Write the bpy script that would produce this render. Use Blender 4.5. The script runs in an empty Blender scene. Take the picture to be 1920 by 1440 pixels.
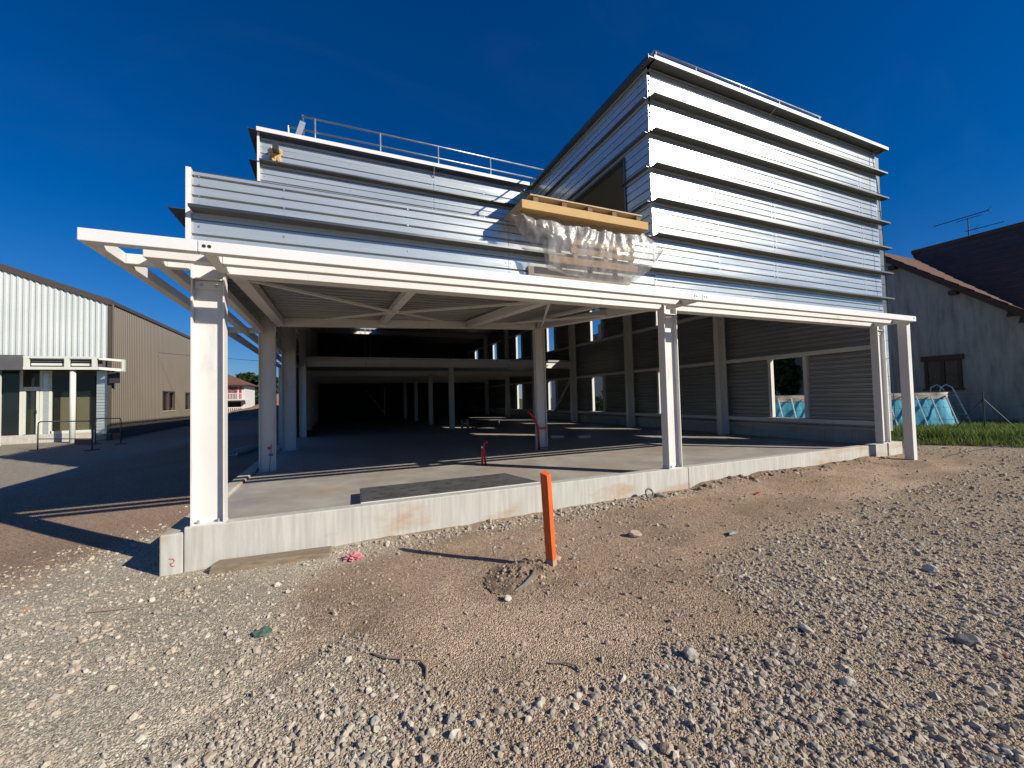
import bpy, bmesh, math, random
import numpy as np
from mathutils import Vector, Matrix

random.seed(7); rng = np.random.default_rng(11)
scn = bpy.context.scene
COL = scn.collection

# ------------------------------------------------------------------ camera
F_PX = 772.0
def _d(px, py):
    v = np.array([px - 960.0, -(py - 720.0), -F_PX]); return v / np.linalg.norm(v)
_ex = _d(2738, 702); _ey = _d(625, 755); _ey = _ey - _ex * _ex.dot(_ey); _ey /= np.linalg.norm(_ey)
_ez = np.cross(_ex, _ey)
ROT = np.array([_ex, _ey, _ez])
EYE = np.array([0.0, 0.0, 1.7])
cam_d = bpy.data.cameras.new('camera'); cam = bpy.data.objects.new('camera', cam_d); COL.objects.link(cam)
cam_d.sensor_width = 36.0; cam_d.lens = F_PX / 1920 * 36.0
cam_d.clip_start = 0.05; cam_d.clip_end = 2000
cam.matrix_world = Matrix.Translation(EYE) @ Matrix(ROT.tolist()).to_4x4()
scn.camera = cam

# ------------------------------------------------------------------ sky, sun, exposure
SUN_TO = Vector((0.92, -1.0, 0.746)).normalized()
SUN_EL = math.asin(SUN_TO.z); SUN_AZ = math.atan2(SUN_TO.x, SUN_TO.y)
world = bpy.data.worlds.new('World'); scn.world = world; world.use_nodes = True
wn = world.node_tree.nodes; wl = world.node_tree.links; wn.clear()
sky = wn.new('ShaderNodeTexSky'); sky.sky_type = 'NISHITA'; sky.sun_disc = False
sky.sun_elevation = SUN_EL; sky.sun_rotation = SUN_AZ
sky.altitude = 300; sky.air_density = 1.25; sky.dust_density = 0.0; sky.ozone_density = 5.0
hs = wn.new('ShaderNodeHueSaturation'); hs.inputs['Saturation'].default_value = 1.17
wb = wn.new('ShaderNodeMixRGB'); wb.blend_type = 'MULTIPLY'; wb.inputs['Fac'].default_value = 1.0
wb.inputs['Color2'].default_value = (0.60, 0.80, 1.20, 1)     # the photograph's cool white balance, over the whole sky
wl.new(sky.outputs[0], wb.inputs['Color1']); wl.new(wb.outputs[0], hs.inputs['Color'])
# thin high cirrus streaks over the whole sky
tc = wn.new('ShaderNodeTexCoord'); mp = wn.new('ShaderNodeMapping')
mp.inputs['Rotation'].default_value = (0.2, 0.5, 0.6); mp.inputs['Scale'].default_value = (1.2, 7.0, 5.0)
wl.new(tc.outputs['Generated'], mp.inputs['Vector'])
cn = wn.new('ShaderNodeTexNoise'); cn.inputs['Scale'].default_value = 1.7; cn.inputs['Detail'].default_value = 7
cn.inputs['Roughness'].default_value = 0.55; cn.inputs['Distortion'].default_value = 0.6
wl.new(mp.outputs[0], cn.inputs['Vector'])
cr = wn.new('ShaderNodeMapRange'); cr.inputs[1].default_value = 0.52; cr.inputs[2].default_value = 0.85
cr.inputs[3].default_value = 0.0; cr.inputs[4].default_value = 0.015
wl.new(cn.outputs[0], cr.inputs[0])
mx = wn.new('ShaderNodeMixRGB'); mx.inputs['Color2'].default_value = (5.5, 6.0, 6.8, 1)
wl.new(cr.outputs[0], mx.inputs['Fac']); wl.new(hs.outputs[0], mx.inputs['Color1'])
bg = wn.new('ShaderNodeBackground'); bg.inputs['Strength'].default_value = 0.057
wl.new(mx.outputs[0], bg.inputs['Color'])
wo = wn.new('ShaderNodeOutputWorld'); wl.new(bg.outputs[0], wo.inputs['Surface'])
sun_d = bpy.data.lights.new('sun', 'SUN'); sun_d.energy = 5.0; sun_d.angle = math.radians(0.53); sun_d.color = (1.0, 0.93, 0.82)
sun = bpy.data.objects.new('sun', sun_d); COL.objects.link(sun)
sun.location = (30, -30, 30); sun.rotation_euler = SUN_TO.to_track_quat('Z', 'Y').to_euler()
scn.view_settings.view_transform = 'Standard'; scn.view_settings.look = 'None'
scn.view_settings.exposure = 0.18; scn.view_settings.gamma = 1.0; scn.view_settings.use_curve_mapping = False
scn.cycles.max_bounces = 7; scn.cycles.diffuse_bounces = 2; scn.cycles.glossy_bounces = 4
scn.cycles.transparent_max_bounces = 12; scn.cycles.caustics_reflective = False; scn.cycles.caustics_refractive = False
scn.cycles.sample_clamp_indirect = 4.0

# ------------------------------------------------------------------ helpers: materials
def N(nt, t, **kw):
    n = nt.nodes.new(t)
    for k, v in kw.items():
        n.inputs[k].default_value = v
    return n
def mk(name, c1, c2=None, nscale=3.0, stretch=(1, 1, 1), rough=0.6, rough2=None, metal=0.0, bump=0.0, bscale=60.0,
       bstretch=None, contrast=(0.3, 0.7), c3=None, s3=1.0, m3=(0.55, 0.75), st3=(1, 1, 1), spec=0.5, detail=6.0):
    m = bpy.data.materials.new(name); m.use_nodes = True
    nt = m.node_tree; b = nt.nodes['Principled BSDF']; L = nt.links.new
    c2 = c2 or c1
    geo = nt.nodes.new('ShaderNodeNewGeometry')
    mp = nt.nodes.new('ShaderNodeMapping'); mp.inputs['Scale'].default_value = stretch
    L(geo.outputs['Position'], mp.inputs['Vector'])
    no = N(nt, 'ShaderNodeTexNoise', Scale=nscale, Detail=detail, Roughness=0.6); L(mp.outputs[0], no.inputs['Vector'])
    mr = nt.nodes.new('ShaderNodeMapRange'); mr.inputs[1].default_value = contrast[0]; mr.inputs[2].default_value = contrast[1]
    L(no.outputs[0], mr.inputs[0])
    mix = nt.nodes.new('ShaderNodeMixRGB'); mix.inputs['Color1'].default_value = (*c1, 1); mix.inputs['Color2'].default_value = (*c2, 1)
    L(mr.outputs[0], mix.inputs['Fac'])
    out = mix.outputs[0]
    if c3:
        mp3 = nt.nodes.new('ShaderNodeMapping'); mp3.inputs['Scale'].default_value = st3; L(geo.outputs['Position'], mp3.inputs['Vector'])
        n3 = N(nt, 'ShaderNodeTexNoise', Scale=s3, Detail=7.0, Roughness=0.62); L(mp3.outputs[0], n3.inputs['Vector'])
        r3 = nt.nodes.new('ShaderNodeMapRange'); r3.inputs[1].default_value = m3[0]; r3.inputs[2].default_value = m3[1]; L(n3.outputs[0], r3.inputs[0])
        mx3 = nt.nodes.new('ShaderNodeMixRGB'); mx3.inputs['Color2'].default_value = (*c3, 1)
        L(r3.outputs[0], mx3.inputs['Fac']); L(out, mx3.inputs['Color1']); out = mx3.outputs[0]
    L(out, b.inputs['Base Color'])
    b.inputs['Metallic'].default_value = metal
    b.inputs['Specular IOR Level'].default_value = spec
    if rough2 is None:
        b.inputs['Roughness'].default_value = rough
    else:
        rr = nt.nodes.new('ShaderNodeMapRange'); rr.inputs[1].default_value = 0.3; rr.inputs[2].default_value = 0.7
        rr.inputs[3].default_value = rough; rr.inputs[4].default_value = rough2
        L(no.outputs[0], rr.inputs[0]); L(rr.outputs[0], b.inputs['Roughness'])
    if bump > 0:
        mpb = nt.nodes.new('ShaderNodeMapping'); mpb.inputs['Scale'].default_value = bstretch or stretch; L(geo.outputs['Position'], mpb.inputs['Vector'])
        nb = N(nt, 'ShaderNodeTexNoise', Scale=bscale, Detail=4.0, Roughness=0.6); L(mpb.outputs[0], nb.inputs['Vector'])
        bp = N(nt, 'ShaderNodeBump', Strength=1.0, Distance=bump); L(nb.outputs[0], bp.inputs['Height']); L(bp.outputs[0], b.inputs['Normal'])
    return m
def attr_mat(name, attr='Col', rough=0.9, var=0.25, vscale=40.0, bump=0.0, bscale=120.0, spec=0.3, translucent=0.0):
    m = bpy.data.materials.new(name); m.use_nodes = True
    nt = m.node_tree; b = nt.nodes['Principled BSDF']; L = nt.links.new
    a = nt.nodes.new('ShaderNodeAttribute'); a.attribute_name = attr
    geo = nt.nodes.new('ShaderNodeNewGeometry')
    no = N(nt, 'ShaderNodeTexNoise', Scale=vscale, Detail=5.0, Roughness=0.65); L(geo.outputs['Position'], no.inputs['Vector'])
    mr = nt.nodes.new('ShaderNodeMapRange'); mr.inputs[1].default_value = 0.25; mr.inputs[2].default_value = 0.75
    mr.inputs[3].default_value = 1 - var; mr.inputs[4].default_value = 1 + var; L(no.outputs[0], mr.inputs[0])
    mu = nt.nodes.new('ShaderNodeMixRGB'); mu.blend_type = 'MULTIPLY'; mu.inputs['Fac'].default_value = 1
    L(a.outputs['Color'], mu.inputs['Color1']); L(mr.outputs[0], mu.inputs['Color2']); L(mu.outputs[0], b.inputs['Base Color'])
    b.inputs['Roughness'].default_value = rough; b.inputs['Specular IOR Level'].default_value = spec
    if bump > 0:
        nb = N(nt, 'ShaderNodeTexNoise', Scale=bscale, Detail=5.0, Roughness=0.7); L(geo.outputs['Position'], nb.inputs['Vector'])
        bp = N(nt, 'ShaderNodeBump', Strength=1.0, Distance=bump); L(nb.outputs[0], bp.inputs['Height']); L(bp.outputs[0], b.inputs['Normal'])
    if translucent > 0:
        tr = nt.nodes.new('ShaderNodeBsdfTranslucent'); L(mu.outputs[0], tr.inputs['Color'])
        ms = nt.nodes.new('ShaderNodeMixShader'); ms.inputs[0].default_value = translucent
        L(b.outputs[0], ms.inputs[1]); L(tr.outputs[0], ms.inputs[2]); L(ms.outputs[0], nt.nodes['Material Output'].inputs['Surface'])
    return m

# ------------------------------------------------------------------ helpers: meshes
class MB:
    def __init__(s): s.v = []; s.f = []
    def add(s, vs, fs):
        k = len(s.v); s.v += [tuple(map(float, p)) for p in vs]; s.f += [tuple(i + k for i in f) for f in fs]; return s
    def box(s, x0, x1, y0, y1, z0, z1):
        vs = [(x0, y0, z0), (x1, y0, z0), (x1, y1, z0), (x0, y1, z0), (x0, y0, z1), (x1, y0, z1), (x1, y1, z1), (x0, y1, z1)]
        return s.add(vs, [(3, 2, 1, 0), (4, 5, 6, 7), (0, 1, 5, 4), (1, 2, 6, 5), (2, 3, 7, 6), (3, 0, 4, 7)])
    def hexa(s, b, t):   # bottom quad, top quad (counter-clockwise seen from above)
        return s.add(list(b) + list(t), [(3, 2, 1, 0), (4, 5, 6, 7), (0, 1, 5, 4), (1, 2, 6, 5), (2, 3, 7, 6), (3, 0, 4, 7)])
    def beam(s, p, q, w, h, up=(0, 0, 1)):   # rectangular bar from p to q
        p = Vector(p); q = Vector(q); d = (q - p).normalized(); u = Vector(up)
        r = d.cross(u)
        if r.length < 1e-4: r = d.cross(Vector((1, 0, 0)))
        r.normalize(); u = r.cross(d).normalized()
        vs = []
        for c in (p, q):
            for a, b in ((-1, -1), (1, -1), (1, 1), (-1, 1)):
                vs.append(c + r * (a * w / 2) + u * (b * h / 2))
        return s.add(vs, [(0, 1, 2, 3), (7, 6, 5, 4), (1, 0, 4, 5), (2, 1, 5, 6), (3, 2, 6, 7), (0, 3, 7, 4)])
    def tube(s, pts, r, n=8, caps=True):
        pts = [Vector(p) for p in pts]; rs = r if isinstance(r, (list, tuple)) else [r] * len(pts)
        k0 = len(s.v); up = Vector((0.13, 0.21, 0.97))
        for i, p in enumerate(pts):
            d = (pts[min(i + 1, len(pts) - 1)] - pts[max(i - 1, 0)]).normalized()
            a = d.cross(up)
            if a.length < 0.05: a = d.cross(Vector((1, 0, 0)))
            a.normalize(); b = d.cross(a)
            for j in range(n):
                t = 2 * math.pi * j / n; s.v.append(tuple(p + (a * math.cos(t) + b * math.sin(t)) * rs[i]))
        for i in range(len(pts) - 1):
            for j in range(n):
                s.f.append((k0 + i * n + j, k0 + i * n + (j + 1) % n, k0 + (i + 1) * n + (j + 1) % n, k0 + (i + 1) * n + j))
        if caps:
            s.f.append(tuple(k0 + j for j in range(n))[::-1]); s.f.append(tuple(k0 + (len(pts) - 1) * n + j for j in range(n)))
        return s
    def prism(s, poly, axis, a, b):   # closed 2D polygon extruded along axis; poly in the two other axes (in xyz order)
        def P(p, t):
            return {'x': (t, p[0], p[1]), 'y': (p[0], t, p[1]), 'z': (p[0], p[1], t)}[axis]
        n = len(poly); k = len(s.v)
        s.v += [P(p, a) for p in poly] + [P(p, b) for p in poly]
        s.f.append(tuple(k + i for i in range(n))[::-1]); s.f.append(tuple(k + n + i for i in range(n)))
        for i in range(n):
            j = (i + 1) % n; s.f.append((k + i, k + j, k + n + j, k + n + i))
        return s
    def mesh(s, name):
        me = bpy.data.meshes.new(name); me.from_pydata(s.v, [], s.f)
        bm = bmesh.new(); bm.from_mesh(me); bmesh.ops.recalc_face_normals(bm, faces=bm.faces); bm.to_mesh(me); bm.free()
        return me
    def build(s, name, mat, parent=None, smooth=False, bevel=0.0, seg=2):
        return link(name, s.mesh(name), mat, parent, smooth, bevel, seg)
def link(name, me, mat, parent=None, smooth=False, bevel=0.0, seg=2):
    o = bpy.data.objects.new(name, me); COL.objects.link(o)
    if mat is not None and not me.materials: me.materials.append(mat)
    if smooth: me.polygons.foreach_set('use_smooth', [True] * len(me.polygons))
    if bevel > 0:
        bv = o.modifiers.new('bevel', 'BEVEL'); bv.width = bevel; bv.segments = seg; bv.limit_method = 'ANGLE'; bv.angle_limit = math.radians(40)
    if parent is not None: adopt(o, parent)
    return o
def wloc(o):
    p = Vector(o.location)
    if o.parent is not None: p = p + o.matrix_parent_inverse.translation + wloc(o.parent)
    return p
def adopt(o, parent):
    o.parent = parent; o.matrix_parent_inverse = Matrix.Translation(-wloc(parent))
def thing(name, label, cat, loc=(0, 0, 0), group=None):
    o = bpy.data.objects.new(name, None); COL.objects.link(o); o.location = loc; o.empty_display_size = 0.3
    return tag(o, label, cat, group)
def tag(o, label=None, cat=None, group=None, kind=None):
    if label: o['label'] = label
    if cat: o['category'] = cat
    if group: o['group'] = group
    if kind: o['kind'] = kind
    return o
def part_holder(name, parent, loc):
    o = bpy.data.objects.new(name, None); COL.objects.link(o); o.location = loc; o.empty_display_size = 0.2
    adopt(o, parent); return o
def colour_attr(me, cols):   # per-vertex colours (n,3)
    a = me.color_attributes.new('Col', 'FLOAT_COLOR', 'POINT')
    c = np.ones((len(me.vertices), 4), np.float32); c[:, :3] = cols
    a.data.foreach_set('color', c.ravel())
def np_mesh(name, v, f):    # v (n,3), f (m,k)
    me = bpy.data.meshes.new(name); k = f.shape[1]
    me.vertices.add(len(v)); me.vertices.foreach_set('co', np.asarray(v, np.float32).ravel())
    me.loops.add(f.size); me.loops.foreach_set('vertex_index', f.astype(np.int32).ravel())
    me.polygons.add(len(f)); me.polygons.foreach_set('loop_start', np.arange(0, f.size, k, dtype=np.int32))
    me.polygons.foreach_set('use_smooth', np.zeros(len(f), bool)); me.update(calc_edges=True); me.validate(); return me

# value noise for terrain
_tab = rng.random((256, 256))
def vnoise(x, y):
    xi = np.floor(x).astype(int); yi = np.floor(y).astype(int); fx = x - xi; fy = y - yi
    fx = fx * fx * (3 - 2 * fx); fy = fy * fy * (3 - 2 * fy)
    g = lambda a, b: _tab[a % 256, b % 256]
    return (g(xi, yi) * (1 - fx) + g(xi + 1, yi) * fx) * (1 - fy) + (g(xi, yi + 1) * (1 - fx) + g(xi + 1, yi + 1) * fx) * fy
def fbm(x, y, o=4):
    r = 0; a = 0.5
    for i in range(o):
        r = r + a * vnoise(x * 2 ** i + 17 * i, y * 2 ** i + 31 * i); a *= 0.5
    return r
def sstep(a, b, t):
    t = np.clip((t - a) / (b - a), 0, 1); return t * t * (3 - 2 * t)
def poly_sd(px, py, poly):   # signed distance, positive inside
    d = np.full(px.shape, 1e9); ins = np.zeros(px.shape, bool); n = len(poly)
    for i in range(n):
        ax, ay = poly[i]; bx, by = poly[(i + 1) % n]
        ex, ey = bx - ax, by - ay; t = np.clip(((px - ax) * ex + (py - ay) * ey) / (ex * ex + ey * ey), 0, 1)
        d = np.minimum(d, np.hypot(px - ax - ex * t, py - ay - ey * t))
        c = ((ay > py) != (by > py)) & (px < (bx - ax) * (py - ay) / ((by - ay) + 1e-12) + ax); ins ^= c
    return np.where(ins, d, -d)

# ------------------------------------------------------------------ materials
M = {}
M['galv'] = mk('galvanised_steel', (0.565, 0.61, 0.595), (0.66, 0.70, 0.68), nscale=1.1, stretch=(0.35, 0.35, 6), rough=0.22, rough2=0.30, metal=0.52, bump=0.004, bscale=1.6, bstretch=(0.7, 0.7, 2.2), c3=(0.45, 0.49, 0.48), s3=1.3, st3=(0.5, 0.5, 3), m3=(0.55, 0.9))
M['galv_fin'] = mk('galvanised_fin_steel', (0.14, 0.14, 0.135), (0.19, 0.19, 0.185), nscale=2, stretch=(0.4, 0.4, 1), rough=0.35, rough2=0.48, metal=0.9)
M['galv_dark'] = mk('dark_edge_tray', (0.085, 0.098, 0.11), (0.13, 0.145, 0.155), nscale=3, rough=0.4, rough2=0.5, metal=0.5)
M['deck'] = mk('galvanised_deck_steel', (0.40, 0.40, 0.39), (0.52, 0.52, 0.50), nscale=2.0, stretch=(0.3, 2, 2), rough=0.38, rough2=0.5, metal=0.85)
M['lining'] = mk('dull_inner_lining', (0.34, 0.34, 0.33), (0.44, 0.44, 0.425), nscale=2.0, stretch=(0.3, 0.3, 2), rough=0.4, rough2=0.55, metal=0.6)
M['lining_shaded'] = mk('shaded_back_lining', (0.05, 0.05, 0.05), (0.075, 0.075, 0.073), nscale=1.5, rough=0.7)  # lining coloured near black, painting in the unlit far end of the hall
M['steel'] = mk('off_white_painted_steel', (0.70, 0.68, 0.635), (0.765, 0.745, 0.70), nscale=1.3, rough=0.42, rough2=0.55, bump=0.0004, bscale=90, c3=(0.54, 0.50, 0.44), s3=3.5, st3=(1, 1, 0.35), m3=(0.58, 0.82))
M['steel_fascia'] = mk('white_fascia_paint', (0.74, 0.73, 0.70), (0.79, 0.78, 0.76), nscale=2, rough=0.4, rough2=0.5, c3=(0.66, 0.64, 0.60), s3=4.0, m3=(0.6, 0.85))
M['plinth'] = mk('precast_concrete', (0.43, 0.425, 0.375), (0.60, 0.58, 0.51), nscale=3.0, stretch=(7, 7, 0.5), rough=0.85, bump=0.002, bscale=40, c3=(0.44, 0.28, 0.16), s3=1.0, st3=(1, 1, 2.6), m3=(0.52, 0.74), detail=8)
M['floor'] = mk('power_floated_concrete', (0.30, 0.275, 0.23), (0.46, 0.425, 0.365), nscale=1.6, rough=0.5, rough2=0.75, bump=0.001, bscale=30, c3=(0.40, 0.29, 0.21), s3=0.7, m3=(0.52, 0.78), detail=11, contrast=(0.3, 0.72))
M['timber_grey'] = mk('weathered_timber', (0.17, 0.13, 0.085), (0.30, 0.235, 0.16), nscale=5, stretch=(1, 8, 8), rough=0.85, bump=0.003, bscale=18, bstretch=(1, 6, 6), c3=(0.42, 0.20, 0.09), s3=3.0, st3=(1, 3, 3), m3=(0.62, 0.74))
M['timber'] = mk('pallet_timber', (0.50, 0.37, 0.24), (0.62, 0.48, 0.33), nscale=4, stretch=(1.2, 8, 8), rough=0.75, bump=0.001, bscale=30, bstretch=(1, 6, 6))
M['timber_orange'] = mk('fresh_pine', (0.66, 0.40, 0.19), (0.76, 0.50, 0.27), nscale=4, stretch=(1.2, 8, 8), rough=0.7)
M['block_brown'] = mk('pallet_block', (0.16, 0.10, 0.06), (0.24, 0.15, 0.09), nscale=9, rough=0.85)
M['pu'] = mk('yellow_insulation', (0.52, 0.32, 0.12), (0.60, 0.40, 0.17), nscale=3, stretch=(1, 3, 3), rough=0.8, bump=0.001, bscale=50, c3=(0.52, 0.33, 0.11), s3=4, m3=(0.6, 0.8))
M['plywood'] = mk('plywood', (0.55, 0.47, 0.36), (0.66, 0.58, 0.47), nscale=2.5, stretch=(1, 5, 5), rough=0.7)
M['orange'] = mk('orange_sprayed_wood', (0.52, 0.065, 0.010), (0.84, 0.18, 0.03), nscale=9, stretch=(9, 9, 0.8), rough=0.55, rough2=0.75, bump=0.0015, bscale=30, bstretch=(8, 8, 1), c3=(0.34, 0.12, 0.045), s3=5, st3=(3, 3, 0.6), m3=(0.56, 0.74))
M['bare_wood'] = mk('bare_stake_wood', (0.36, 0.24, 0.15), (0.46, 0.33, 0.22), nscale=6, stretch=(8, 8, 1), rough=0.8)
M['felt'] = mk('bitumen_faced_board', (0.055, 0.052, 0.055), (0.11, 0.105, 0.10), nscale=5, rough=0.75, bump=0.002, bscale=90, c3=(0.17, 0.155, 0.14), s3=1.6, m3=(0.55, 0.8))
M['felt_dark'] = mk('bitumen_dash', (0.025, 0.025, 0.027), (0.04, 0.04, 0.04), nscale=8, rough=0.8)
M['foam'] = mk('white_foam', (0.66, 0.64, 0.58), (0.76, 0.74, 0.69), nscale=12, rough=0.9, bump=0.003, bscale=60)
M['red'] = mk('red_plastic', (0.55, 0.025, 0.025), (0.62, 0.04, 0.035), nscale=8, rough=0.4)
M['dark'] = mk('dark_recess', (0.012, 0.012, 0.012), nscale=2, rough=0.8)
M['black_steel'] = mk('dark_cable', (0.03, 0.03, 0.032), nscale=2, rough=0.6)
M['earth'] = mk('red_earth', (0.30, 0.155, 0.09), (0.42, 0.24, 0.15), nscale=2.2, rough=0.95, bump=0.05, bscale=4, c3=(0.20, 0.10, 0.06), s3=1.4, m3=(0.5, 0.7))
M['rail'] = mk('galvanised_tube', (0.42, 0.45, 0.49), (0.52, 0.55, 0.58), nscale=5, rough=0.35, rough2=0.5, metal=0.8)
M['bolt'] = mk('bolt_hole', (0.02, 0.02, 0.02), nscale=5, rough=0.6)
M['pink'] = mk('pink_cloth', (0.55, 0.19, 0.21), (0.64, 0.27, 0.28), nscale=14, rough=0.9, bump=0.002, bscale=100)
M['leaf_green'] = mk('green_plastic', (0.05, 0.12, 0.075), (0.12, 0.20, 0.14), nscale=30, rough=0.6)
M['rubber'] = mk('grey_rubber', (0.12, 0.12, 0.12), (0.18, 0.18, 0.18), nscale=20, rough=0.7)
M['stick'] = mk('dry_stick', (0.27, 0.20, 0.14), (0.36, 0.28, 0.20), nscale=15, rough=0.9)
M['spray_red'] = mk('red_paint_mark', (0.48, 0.12, 0.08), nscale=5, rough=0.8)
M['blue'] = mk('blue_tape', (0.06, 0.08, 0.40), nscale=5, rough=0.5)

# ================================================================== GROUND
DIRT = [(-0.04, 4.64), (1.61, 4.78), (5.24, 5.04), (11.18, 5.23), (12.5, 5.6), (12.6, 3.9), (6.42, 3.33), (4.85, 3.18), (3.29, 2.94), (2.85, 2.01), (2.29, 2.07),
        (1.46, 2.17), (0.75, 2.51), (0.07, 3.19), (-0.3, 3.2), (-0.35, 3.95)]
RED = [(-1.45, 6.6), (-2.0, 7.0), (-2.9, 5.7), (-3.6, 5.2), (-9, 6.5), (-9, 13.5), (-1.45, 30)]
def bank_d(x, y):
    return (x - 14.6) * 0.83 + (y - 5.0) * 0.56
def g(x, y):
    x = np.asarray(x, float); y = np.asarray(y, float)
    z = 0.0125 * np.clip(x + 1.4, 0, 18)
    left = sstep(1.0, -3.0, x)
    z = z + left * 0.014 * np.clip(y - 7.5, 0, 25)
    near = sstep(60, 20, np.hypot(x, y))
    z = z + near * (0.07 * (fbm(x * 0.55 + 3, y * 0.55 + 9, 3) - 0.44) + 0.020 * (fbm(x * 3.1, y * 3.1, 3) - 0.44)) * sstep(0.0, 1.5, 5.3 - y + np.clip(-x - 1.7, 0, 3) + np.clip(x - 12.4, 0, 3) + 1.0)
    # loose earth heaped against the plinth, right half
    t = sstep(5.5, 5.9, x) * sstep(11.6, 10.5, x)
    z = z + t * 0.10 * np.exp(-((y - 5.30) / 0.22) ** 2) * (0.25 + 1.3 * fbm(x * 2.3, y * 6, 3))
    t2 = sstep(-0.2, 0.6, x) * sstep(5.7, 4.5, x)
    z = z + t2 * 0.03 * np.exp(-((y - 5.25) / 0.18) ** 2) * (0.3 + 1.2 * fbm(x * 5, y * 9, 3))
    # wheel rut edge in the foreground
    dl = (x - 0.04) * 0.58 - (y - 3.32) * 0.81
    z = z - 0.022 * np.exp(-((dl + 0.02) / 0.10) ** 2) * sstep(0.5, 0.1, x) * sstep(-1.4, -0.7, x)
    # grassy bank on the right
    d = bank_d(x, y)
    z = z + 0.26 * sstep(0.0, 0.8, d) * sstep(11.8, 12.6, x) * sstep(60, 30, np.hypot(x, y))
    return z
gx = np.concatenate([-np.geomspace(600, 7.5, 46), np.arange(-7, 15, 0.045), np.geomspace(15.3, 600, 44)])
gy = np.concatenate([-np.geomspace(600, 1.2, 26), np.arange(-0.9, 8.6, 0.045), np.geomspace(8.8, 700, 60)])
GX, GY = np.meshgrid(gx, gy); GZ = g(GX, GY)
rowi, coli = np.meshgrid(np.arange(len(gy) - 1), np.arange(len(gx) - 1), indexing='ij')
b0 = (rowi * len(gx) + coli).ravel()
faces = np.stack([b0, b0 + 1, b0 + len(gx) + 1, b0 + len(gx)], 1)
gme = np_mesh('ground', np.stack([GX.ravel(), GY.ravel(), GZ.ravel()], 1), faces)
def dirt_mask(x, y):
    return sstep(-0.22, 0.22, poly_sd(x, y, DIRT) + 0.5 * (fbm(x * 1.9, y * 1.9, 4) - 0.46))
def zone_colours(x, y):
    n = fbm(x * 0.8 + 5, y * 0.8, 4)[:, None] / 0.94
    leftg = sstep(0.9, -0.9, x - 0.3 * (y - 3.5) + 0.8 * (fbm(x * 1.5, y * 1.5, 3) - 0.44))[:, None]
    grav = (np.array([0.35, 0.27, 0.185]) * (1 - leftg) + np.array([0.46, 0.40, 0.30]) * leftg) * (0.8 + 0.4 * n)
    along = fbm((x * 0.95 + y * 0.3) * 0.7 + 11, (y * 0.95 - x * 0.3) * 5.0, 4)[:, None] / 0.94
    blot = fbm(x * 1.1 + 21, y * 1.1 + 4, 4)[:, None] / 0.94
    dirt = np.array([0.365, 0.262, 0.178]) * (0.74 + 0.42 * along + 0.34 * blot)
    dirt = dirt * (1 - 0.22 * sstep(0.54, 0.68, blot)) + np.array([0.43, 0.34, 0.24]) * 0.30 * sstep(0.47, 0.30, blot)
    dm = np.maximum(dirt_mask(x, y), np.exp(-(((x - 1.05) / 1.0) ** 2 + ((y - 1.9) / 0.75) ** 2)))[:, None]
    c = grav * (1 - dm) + dirt * dm
    # sandy pale patch and darker damp earth
    sp = np.exp(-(((x - 7.6) / 1.3) ** 2 + ((y - 4.5) / 0.25) ** 2))[:, None]; c = c * (1 - 0.6 * sp) + np.array([0.40, 0.29, 0.16]) * 0.6 * sp
    pe = (np.exp(-((y - 5.25) / 0.25) ** 2) * sstep(5.4, 5.8, x) * sstep(11.6, 10, x))[:, None]; c = c * (1 - 0.55 * pe) + np.array([0.20, 0.14, 0.09]) * 0.55 * pe
    hp = np.exp(-(((x - 1.70) / 0.26) ** 2 + ((y - 3.5) / 0.22) ** 2))[:, None]; c = c * (1 - 0.65 * hp) + np.array([0.15, 0.10, 0.065]) * 0.65 * hp
    rd = sstep(-0.5, 0.5, poly_sd(x, y, RED) + 0.9 * (fbm(x * 0.9, y * 0.9 + 3, 4) - 0.46))[:, None]
    red = np.array([0.335, 0.235, 0.165]) * (0.75 + 0.5 * n)
    c = c * (1 - rd) + red * rd
    tr = sstep(-5.0, -6.5, x + 0.35 * (y - 14) * 0 + 0.8 * (fbm(x * 0.5, y * 0.5, 3) - 0.45))[:, None] * sstep(9.5, 12, y)[:, None] * sstep(40, 30, y)[:, None]
    c = c * (1 - tr) + np.array([0.34, 0.30, 0.24]) * tr
    far = sstep(16, 45, np.hypot(x, y))[:, None]
    c = c * (1 - far) + np.array([0.24, 0.20, 0.13]) * far
    # grass soil
    gs = (sstep(0.0, 0.5, bank_d(x, y)) * sstep(12.2, 12.7, x))[:, None]
    return c * (1 - gs) + np.array([0.07, 0.085, 0.03]) * gs
colour_attr(gme, zone_colours(GX.ravel(), GY.ravel()))
# ground material: zone colours with pebbles of its own
gm = bpy.data.materials.new('stony_ground'); gm.use_nodes = True; nt = gm.node_tree; L = nt.links.new; b = nt.nodes['Principled BSDF']
at = nt.nodes.new('ShaderNodeAttribute'); at.attribute_name = 'Col'
geo = nt.nodes.new('ShaderNodeNewGeometry')
vo = N(nt, 'ShaderNodeTexVoronoi', Scale=95.0, Randomness=1.0); L(geo.outputs['Position'], vo.inputs['Vector'])
bw = nt.nodes.new('ShaderNodeRGBToBW'); L(vo.outputs['Color'], bw.inputs[0])
mr = nt.nodes.new('ShaderNodeMapRange'); mr.inputs[1].default_value = 0.2; mr.inputs[2].default_value = 0.8; mr.inputs[3].default_value = 0.60; mr.inputs[4].default_value = 1.50; L(bw.outputs[0], mr.inputs[0])
no = N(nt, 'ShaderNodeTexNoise', Scale=30.0, Detail=7.0, Roughness=0.75); L(geo.outputs['Position'], no.inputs['Vector'])
mr2 = nt.nodes.new('ShaderNodeMapRange'); mr2.inputs[1].default_value = 0.3; mr2.inputs[2].default_value = 0.7; mr2.inputs[3].default_value = 0.72; mr2.inputs[4].default_value = 1.28; L(no.outputs[0], mr2.inputs[0])
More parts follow.
